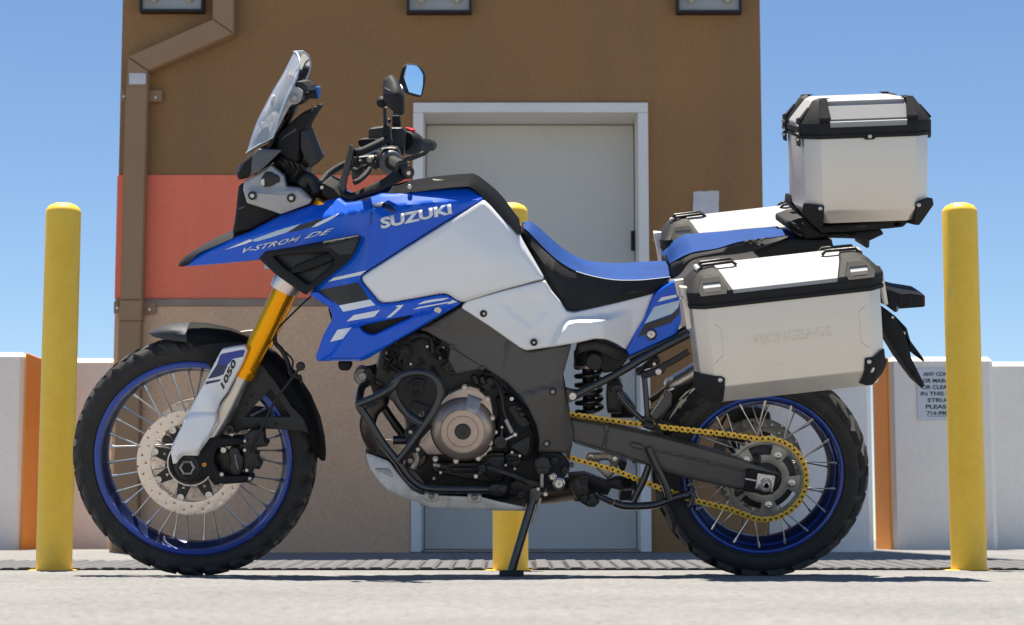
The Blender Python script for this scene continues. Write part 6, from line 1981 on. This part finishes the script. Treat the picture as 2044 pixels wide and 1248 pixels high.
def saddlebag(side, label):
    o, org = case('pannier', label, (1560, 770, .36), 'side cases hung either side of the motorcycle')
    if side < 0:
        org = Vector((org.x, -org.y, org.z))
        o.location = Matrix.Rotation(LEAN, 3, 'X') @ org + Vector((0, 0, LIFT))
    fr = Frame((1414, 613), (1737, 577), .49, org)
    fr.side = side
    fr.up = 0.0 if side > 0 else .050                          # the far case hangs a little higher
    D = .49
    uL, uR = fr.uw(1414, 613, D)[0], fr.uw(1737, 577, D)[0]
    wB = fr.uw(1447, 771, D)[1]
    wb = fr.uw(1447, 802, D - .04)[1]
    U0, U1 = fr.uw(1381, 612, D - .03)[0], fr.uw(1757, 566, D - .03)[0]
    IN = .255
    c = .034
    # body
    body = bmesh.new()
    lv = [(wb, octa(U0 + .020, U1 - .022, IN + .01, D - .040, c * .8, .012)), (wB, octa(U0 + .004, U1 - .006, IN, D, c, .012)), (.012, octa(U0, U1, IN, D, c, .012))]
    stack(fr, lv, body)
    bevelled(body, .0035, 20, 2)
    B = obj('case_body', body, 'alu_box', o, 30)
    # raised angular marks pressed in the outer face
    for q in (((1426, 648), (1440, 657), (1444, 710), (1427, 726)), ((1727, 612), (1714, 623), (1720, 685), (1737, 695))):
        pp = [fr.at(*fr.uw(x, y, D), D + .0004) for x, y in q]
        bm = bmesh.new()
        for a, b in zip(pp[:-1], pp[1:]):
            tube_bm([a, b], .0011, 6, bm)
        obj('pressed_mark', bm, 'alu_box', B, 40)
    pj = lambda x, y, L: np.array([tuple(fr.at(*fr.uw(a, b, D), D + float(z))) for a, b, z in zip(np.ravel(x), np.ravel(y), np.ravel(L))])
    quad = [(1499, 670), (1658, 651), (1661, 671), (1503, 691)]
    if side < 0:
        quad = [quad[1], quad[0], quad[3], quad[2]]
    obj('embossed_name', text_bm('VIKINGBAGS', quad, const(.0001), bold=.0, depth=.0009 * side, proj=pj, spacing=1.06), 'alu_box', B, 0)
    # rim bands, lid
    r = .0075
    lower = stack(fr, [(-.004, octa(U0 - r, U1 + r, IN - r, D + r, c, .012)), (.007, octa(U0 - r, U1 + r, IN - r, D + r, c, .012))])
    obj('case_rim', bevelled(lower, .002, 25, 1), 'black_plastic', o, 30)
    seam = stack(fr, [(.0055, octa(U0 - r + .003, U1 + r - .003, IN - r + .003, D + r - .003, c, .012)), (.0125, octa(U0 - r + .003, U1 + r - .003, IN - r + .003, D + r - .003, c, .012))])
    obj('seal', seam, 'gap_dark', o, 0)
    upper = stack(fr, [(.0105, octa(U0 - r, U1 + r, IN - r, D + r, c, .012)), (.0265, octa(U0 - r, U1 + r, IN - r, D + r, c, .012))])
    LID = obj('lid_rim', bevelled(upper, .002, 25, 1), 'black_plastic', o, 30)
    w1, w2, w3, w4 = .0245, .0365, .068, .086
    lid = stack(fr, [(w1, octa(U0 - .004, U1 + .004, IN, D + .004, c, .012)), (w2, octa(U0 - .004, U1 + .004, IN, D + .004, c, .012)),
                     (w3, octa(U0 + .030, U1 - .030, IN + .045, D - .055, c * .5, .012)), (w4, octa(U0 + .060, U1 - .060, IN + .080, D - .125, c * .3, .010))])
    LB = obj('lid', bevelled(lid, .003, 18, 2), 'alu_lid', o, 30)
    # black corner caps wrapped over both ends, with handles
    span = U1 - U0
    for e in (0, 1):
        cap_w = .100 if e == 0 else .108
        g = .0045
        def ends(ua, ub, a, b, cc):
            """the end of an octagon plan cut at a line across"""
            full = octa(ua, ub, a, b, cc, .012)
            cut = (U0 + cap_w) if e == 0 else (U1 - cap_w)
            if e == 0:
                return [(cut, b), (ua + cc, b), (ua, b - cc), (ua, a + .012), (ua + .012, a), (cut, a)]
            return [(cut, b), (ub - cc, b), (ub, b - cc), (ub, a + .012), (ub - .012, a), (cut, a)]
        def shift(pl, du):
            return [((u + du if i in (0, 5) else u), d) for i, (u, d) in enumerate(pl)]
        sg = 1 if e == 0 else -1
        rows = [(w1 - .001, ends(U0 - .004 - g, U1 + .004 + g, IN - g, D + .004 + g, c)), (w2, ends(U0 - .004 - g, U1 + .004 + g, IN - g, D + .004 + g, c)),
                (w3 + .003, shift(ends(U0 + .026 - g, U1 - .026 + g, IN + .042 - g, D - .052 + g, c * .5), -.018 * sg)), (w3 + .012, shift(ends(U0 + .042 - g, U1 - .042 + g, IN + .060, D - .078, c * .4), -.024 * sg)), (w4 + .003, shift(ends(U0 + .058 - g, U1 - .058 + g, IN + .080, D - .122, c * .2), -.034 * sg))]
        bm = bmesh.new()
        loft_bm([[fr.at(u, w, d) for u, d in pl] for w, pl in rows], bm, closed=True, caps=True)
        CAP = obj('corner_cap', bevelled(bm, .0025, 18, 1), 'black_plastic', LB, 25)
        # handle frames with their windows on both sloping faces
        ux = (U0 + .052) if e == 0 else (U1 - .052)
        hw, hb = .022, .036
        wt, wl = w3 - .001, w1 + .006
        outer = [(ux - hw, wt), (ux + hw, wt), (ux + hb, wl + .012), (ux + hb * .85, wl), (ux - hb * .85, wl), (ux - hb, wl + .012)]
        inner = [(ux - hw * .95, wt - .010), (ux + hw * .95, wt - .010), (ux + hw * 1.0, wl + .011), (ux + hw * .8, wl + .005), (ux - hw * .8, wl + .005), (ux - hw * 1.0, wl + .011)]
        for face in (1, -1):
            run = (.052 if face > 0 else .042) + .004
            slope = run / (w3 + .003 - w2) * .80
            edge = D + .004 + g if face > 0 else IN - g
            dt = edge - face * slope * (wt - w2) * 1.15
            bm = bmesh.new()
            f_ = lambda u, w, k: fr.at(u, w, dt + face * (slope * (wt - w) + k))
            loft_bm([[f_(u, w, -.006) for u, w in outer], [f_(u, w, .008) for u, w in outer], [f_(u, w, .008) for u, w in inner], [f_(u, w, -.006) for u, w in inner]], bm, closed=True)
            obj('lid_handle', bm, 'black_plastic', CAP, 25)
            bm = bmesh.new()
            bm.faces.new([bm.verts.new(f_(u, w, .003)) for u, w in inner])
            obj('handle_window', bm, 'alu_lid', CAP, 0)
        # end loop on top
        lu = (U0 + .040) if e == 0 else (U1 - .040)
        for dd_ in (D - .100, IN + .076):
            bm = tube_bm([fr.at(lu - sg * .012, w3 + .004, dd_), fr.at(lu + sg * .002, w4 + .004, dd_), fr.at(lu + sg * .075, w4 + .005, dd_), fr.at(lu + sg * .085, w4 - .004, dd_)], .0042, 8)
            obj('tie_loop', bm, 'engine_black', CAP, 40)
        bm = tube_bm([fr.at(lu - sg * .008, w3 + .010, D - .100), fr.at(lu - sg * .010, w3 + .013, IN + .076)], .007, 8)
        obj('end_bar', bm, 'alu_lid', CAP, 40)
    # corner guards at the foot
    gl = [fr.uw(x, y, D) for x, y in Q('G', '1236,440 1440,444 1468,462 1465,662 1388,696 1262,612 1236,560')]
    def guard(poly, e):
        rows = []
        for lift, ins in ((0.0, 0.0),):
            pass
        bm = bmesh.new()
        f = lambda u, w, k: fr.at(u, w, (D + k if w > wB else D + k - .040 * (wB - w) / max(1e-6, wB - wb)) - max(0, ((U0 + c) - u) if e == 0 else (u - (U1 - c))) * .95)
        cen = (sum(u for u, w in poly) / len(poly), sum(w for u, w in poly) / len(poly))
        den = resample(poly, .008)
        inn = [(cen[0] + (u - cen[0]) * .55, cen[1] + (w - cen[1]) * .55) for u, w in den]
        loft_bm([[f(u, w, -.02) for u, w in den], [f(u, w, .004) for u, w in den], [f(u, w, .0065) for u, w in inn]], bm, closed=True)
        bm.verts.ensure_lookup_table()
        bm.faces.new([bm.verts[2 * len(den) + i] for i in range(len(den))])
        return bm
    obj('corner_guard', guard(gl, 0), 'black_plastic', B, 30)
    gr_ = [fr.uw(x, y, D) for x, y in Q('M', '985,700 1068,686 1156,642 1162,702 1182,736 1150,832 1062,936 1020,940 956,916 976,842')]
    obj('corner_guard', guard(gr_, 1), 'black_plastic', B, 30)
    def rivet(x, y, L, r, par, m='steel'):
        u, w = fr.uw(x, y, D)
        q = fr.at(u, w, L)
        bm = lathe_bm((0, 0, 0), [(r, 0), (r * .95, .002), (r * .5, .003), (r * .45, .0005), (0, .0005)], 14)
        if side < 0:
            bmesh.ops.scale(bm, vec=(1, -1, 1), verts=bm.verts)
        bmesh.ops.translate(bm, verts=bm.verts, vec=q)
        obj('rivet', bm, m, par, 30)
    for t, s in (('G', '1429,470'), ('M', '1016,725')):
        rivet(*Q(t, s)[0], D + .006, .0055, B)
    for s in ('703,910', '1140,858', '1574,806'):
        x, y = Q('K', s)[0]
        u, w = fr.uw(x, y, D)
        obj('rim_tab', prism(fr, [(u - .010, w + .008), (u + .010, w + .008), (u + .004, w - .003), (u - .004, w - .003)], D - .002, D + .004, .001), 'black_plastic', B, 0)
        rivet(x, y, D + .004, .0024, B)
    # mounting plates on the front and back ends
    for q, m in (('265,768 325,772 345,1000 360,1098 322,1106 300,960', 'alu_box'),):
        pl = [fr.uw(x, y, D - .07) for x, y in Q('K', q)]
        obj('latch_plate', prism(fr, pl, D - .09, D - .06, .001), m, B, 0)
    pl = [fr.uw(x, y, D - .16) for x, y in Q('K', '222,716 296,706 300,775 270,775 262,860 245,830')]
    obj('latch_plate', prism(fr, pl, D - .17, D - .15, .001), 'alu_box', B, 0)
    pl = [fr.uw(x, y, D - .08) for x, y in Q('K', '1858,598 1885,640 1926,905 1900,912 1872,770')]
    obj('latch_plate', prism(fr, pl, D - .10, D - .07, .001), 'alu_box', B, 0)
    x, y = Q('K', '296,884')[0]
    rivet(x, y, D - .058, .004, B)
    return o
saddlebag(1, 'silver aluminium side case on the near side with embossed lettering and black corner caps')
saddlebag(-1, 'silver side case on the far side, partly hidden behind the passenger seat')

def top_case():
    o, org = case('top_case', 'silver aluminium top case with black lid corners on the tail rack', (1745, 440, 0), None)
    fr = Frame((1636, 275), (1832, 268), .19, org)
    HW = .19
    D = HW
    U0, U1 = fr.uw(1605, 275, D - .03)[0], fr.uw(1854, 264, D - .03)[0]
    wT = fr.uw(1636, 275, D)[1]
    wB = fr.uw(1640, 422, D)[1]
    wb = fr.uw(1660, 446, D - .02)[1]
    c = .040
    body = stack(fr, [(wb, octa(U0 + .030, U1 - .030, -HW + .022, HW - .022, c * .8)), (wB, octa(U0 + .004, U1 - .003, -HW, HW, c)), (.008, octa(U0, U1, -HW, HW, c))])
    B = obj('case_body', bevelled(body, .0035, 20, 2), 'alu_box', o, 30)
    r = .006
    obj('case_rim', bevelled(stack(fr, [(-.004, octa(U0 - r, U1 + r, -HW - r, HW + r, c)), (.006, octa(U0 - r, U1 + r, -HW - r, HW + r, c))]), .0015, 25, 1), 'black_plastic', o, 30)
    obj('seal', stack(fr, [(.0045, octa(U0 - r + .003, U1 + r - .003, -HW - r + .003, HW + r - .003, c)), (.0105, octa(U0 - r + .003, U1 + r - .003, -HW - r + .003, HW + r - .003, c))]), 'gap_dark', o, 0)
    obj('lid_rim', bevelled(stack(fr, [(.009, octa(U0 - r, U1 + r, -HW - r, HW + r, c)), (.024, octa(U0 - r, U1 + r, -HW - r, HW + r, c))]), .0015, 25, 1), 'black_plastic', o, 30)
    w1, w2, w3 = .022, .034, .088
    tp = .040
    lid = stack(fr, [(w1, octa(U0 - .002, U1 + .002, -HW - .002, HW + .002, c)), (w2, octa(U0 - .002, U1 + .002, -HW - .002, HW + .002, c)),
                     (w3, octa(U0 + tp, U1 - tp, -HW + tp, HW - tp, c * .6)), (w3 + .005, octa(U0 + tp + .014, U1 - tp - .014, -HW + tp + .014, HW - tp - .014, c * .5))])
    LB = obj('lid', bevelled(lid, .003, 18, 2), 'alu_lid', o, 30)
    # pressed bars along the near and far slopes
    for s in (1, -1):
        for f, hgt in ((.02, .008), (.98, .009)):
            w = w2 + (w3 - w2) * f
            d = HW + .002 - (tp + .002) * f
            a, b = fr.at(U0 + .062, w, s * d), fr.at(U1 - .062, w, s * d)
            obj('lid_bead', tube_bm([a, b], .0045, 10), 'alu_lid', LB, 50)
        w_a, w_b = w2 + (w3 - w2) * .18, w2 + (w3 - w2) * .82
        d_a, d_b = HW + .002 - (tp + .002) * .18, HW + .002 - (tp + .002) * .82
        rows = []
        for u in (U0 + .060, U1 - .060):
            rows.append([fr.at(u, w_a, s * (d_a - .002)), fr.at(u, w_a + .001, s * (d_a + .004)), fr.at(u, w_b - .001, s * (d_b + .004)), fr.at(u, w_b, s * (d_b - .002))])
        obj('lid_flute', loft_bm(rows, caps=True), 'alu_lid', LB, 20)
    # four black corner caps
    for e in (0, 1):
        for s in (1, -1):
            g = .0045
            sg = 1 if e == 0 else -1
            ux = (lambda v: U0 + v) if e == 0 else (lambda v: U1 - v)
            def lev(w, ins, cu, cd, cc):
                """an L shaped corner: along the side, round the cut corner, across the end"""
                return [(ux(cu), w, HW - ins), (ux(ins + cc), w, HW - ins), (ux(ins), w, HW - ins - cc), (ux(ins), w, HW - cd)]
            lv = [lev(w1 - .001, -.002 - g, .062, .085, c), lev(w2, -.002 - g, .062, .085, c), lev(w3 + .004, tp - .004 - g, .050, .085, c * .6), lev(w3 + .010, tp + .008, .055, .078, c * .5)]
            bm = bmesh.new()
            outer = [[fr.at(u, w, s * d) for u, w, d in row] for row in lv]
            back = [[fr.at(u + sg * .006 * (i > 1), w - .004, s * (d - .012)) for i, (u, w, d) in enumerate(row)] for row in lv]
            grid = [o_ + b_[::-1] for o_, b_ in zip(outer, back)]
            loft_bm(grid, bm, closed=True, caps=True)
            CAP = obj('corner_cap', bevelled(bm, .002, 20, 1), 'black_plastic', LB, 25)
            # raised lugs
            for cu0, cu1 in ((.034, .064), (.004, .026)):
                row0 = [fr.at(ux(cu0), w2 + .006, s * (HW + .004)), fr.at(ux(cu1), w2 + .006, s * (HW + .004)), fr.at(ux(cu1 - .006), w3 + .003, s * (HW - tp + .006)), fr.at(ux(cu0 + .006), w3 + .003, s * (HW - tp + .006))]
                if cu0 < .03:
                    row0 = [fr.at(ux(-.006), w2 + .002, s * (HW - .045)), fr.at(ux(-.006), w2 + .002, s * (HW - .075)), fr.at(ux(.022), w2 + .036, s * (HW - .078)), fr.at(ux(.022), w2 + .036, s * (HW - .055))]
                    nrm = fr.u * (-sg) * .005 + fr.w * .006
                else:
                    nrm = fr.w * .008 + Vector((0, -s * .006, 0))
                bm = bmesh.new()
                loft_bm([row0, [p + nrm for p in row0]], bm, closed=True, caps=True)
                obj('cap_lug', bevelled(bm, .002, 20, 1), 'black_plastic', CAP, 25)
            # clasp on the ends
            q0 = ux(-.006)
            dmid = s * (HW - .062)
            bm = bmesh.new()
            for (wa, wb_, du) in (((-.026, .004, .008), (.006, .030, .009), (.028, .050, .008)) if e == 0 else ((-.014, .034, .004),)):
                aa = fr.at(q0, wa, dmid)
                pl = [(q0, wa), (q0 - sg * du, wa + .004), (q0 - sg * du, wb_ - .003), (q0, wb_)]
                loft_bm([[fr.at(u, w, dmid - .013) for u, w in pl], [fr.at(u, w, dmid + .013) for u, w in pl]], bm, closed=True, caps=True)
            CL = obj('clasp', bm, 'engine_black', LB, 20)
            for wq in ((-.006, .010, .030) if e == 0 else ()):
                bm = tube_bm([fr.at(q0 - sg * .008, wq, dmid - .016), fr.at(q0 - sg * .008, wq, dmid + .016)], .003, 8)
                obj('clasp_pin', bm, 'steel', CL, 40)
            # corner guards at the foot
            pl = [(-.006, wB + .018), (.040, wB + .016), (.044, wB + .010), (.044, wb - .004), (.034, wb - .012), (.026, wb - .010), (-.010, wB - .004)] if e == 0 else \
                 [(-.008, wB + .022), (.022, wB + .018), (.036, wB + .014), (.040, wB + .004), (.040, wb - .012), (.026, wb - .014), (.018, wb - .004), (-.012, wB + .004)]
            bm = bmesh.new()
            dfun = lambda u, w: HW - .022 * max(0, (wB - w)) / max(1e-6, wB - wb) - max(0, .030 - u) * .8
            out = [fr.at(ux(u), w, s * (dfun(u, w) + .006)) for u, w in pl]
            inn = [fr.at(ux(u + .01), w, s * (dfun(u, w) - .05)) for u, w in pl]
            loft_bm([inn, out], bm, closed=True, caps=True)
            G = obj('corner_guard', bevelled(bm, .003, 20, 2), 'black_plastic', B, 30)
            q = fr.at(ux(.034), wB + .008, s * (HW + .006))
            bm = lathe_bm((0, 0, 0), [(.0055, 0), (.005, .002), (.0025, .003), (.002, .0005), (0, .0005)], 14)
            if s < 0:
                bmesh.ops.scale(bm, vec=(1, -1, 1), verts=bm.verts)
            bmesh.ops.translate(bm, verts=bm.verts, vec=q)
            obj('rivet', bm, 'steel', G, 30)
    for s in (1, -1):
        u, w = fr.uw(*Q('J', '1022,448')[0], D)
        obj('rim_tab', prism(fr, [(u - .022, .0), (u + .022, .0), (u + .010, w - .008), (u - .010, w - .008)], s * HW - .003, s * HW + .006 * s, .0), 'black_plastic', B, 0)
        q = fr.at(u, w, s * (HW + .006))
        bm = lathe_bm((0, 0, 0), [(.0055, 0), (.005, .002), (.0025, .003), (.002, .0005), (0, .0005)], 14)
        if s < 0:
            bmesh.ops.scale(bm, vec=(1, -1, 1), verts=bm.verts)
        bmesh.ops.translate(bm, verts=bm.verts, vec=q)
        obj('rivet', bm, 'steel', B, 30)
    return o
top_case()
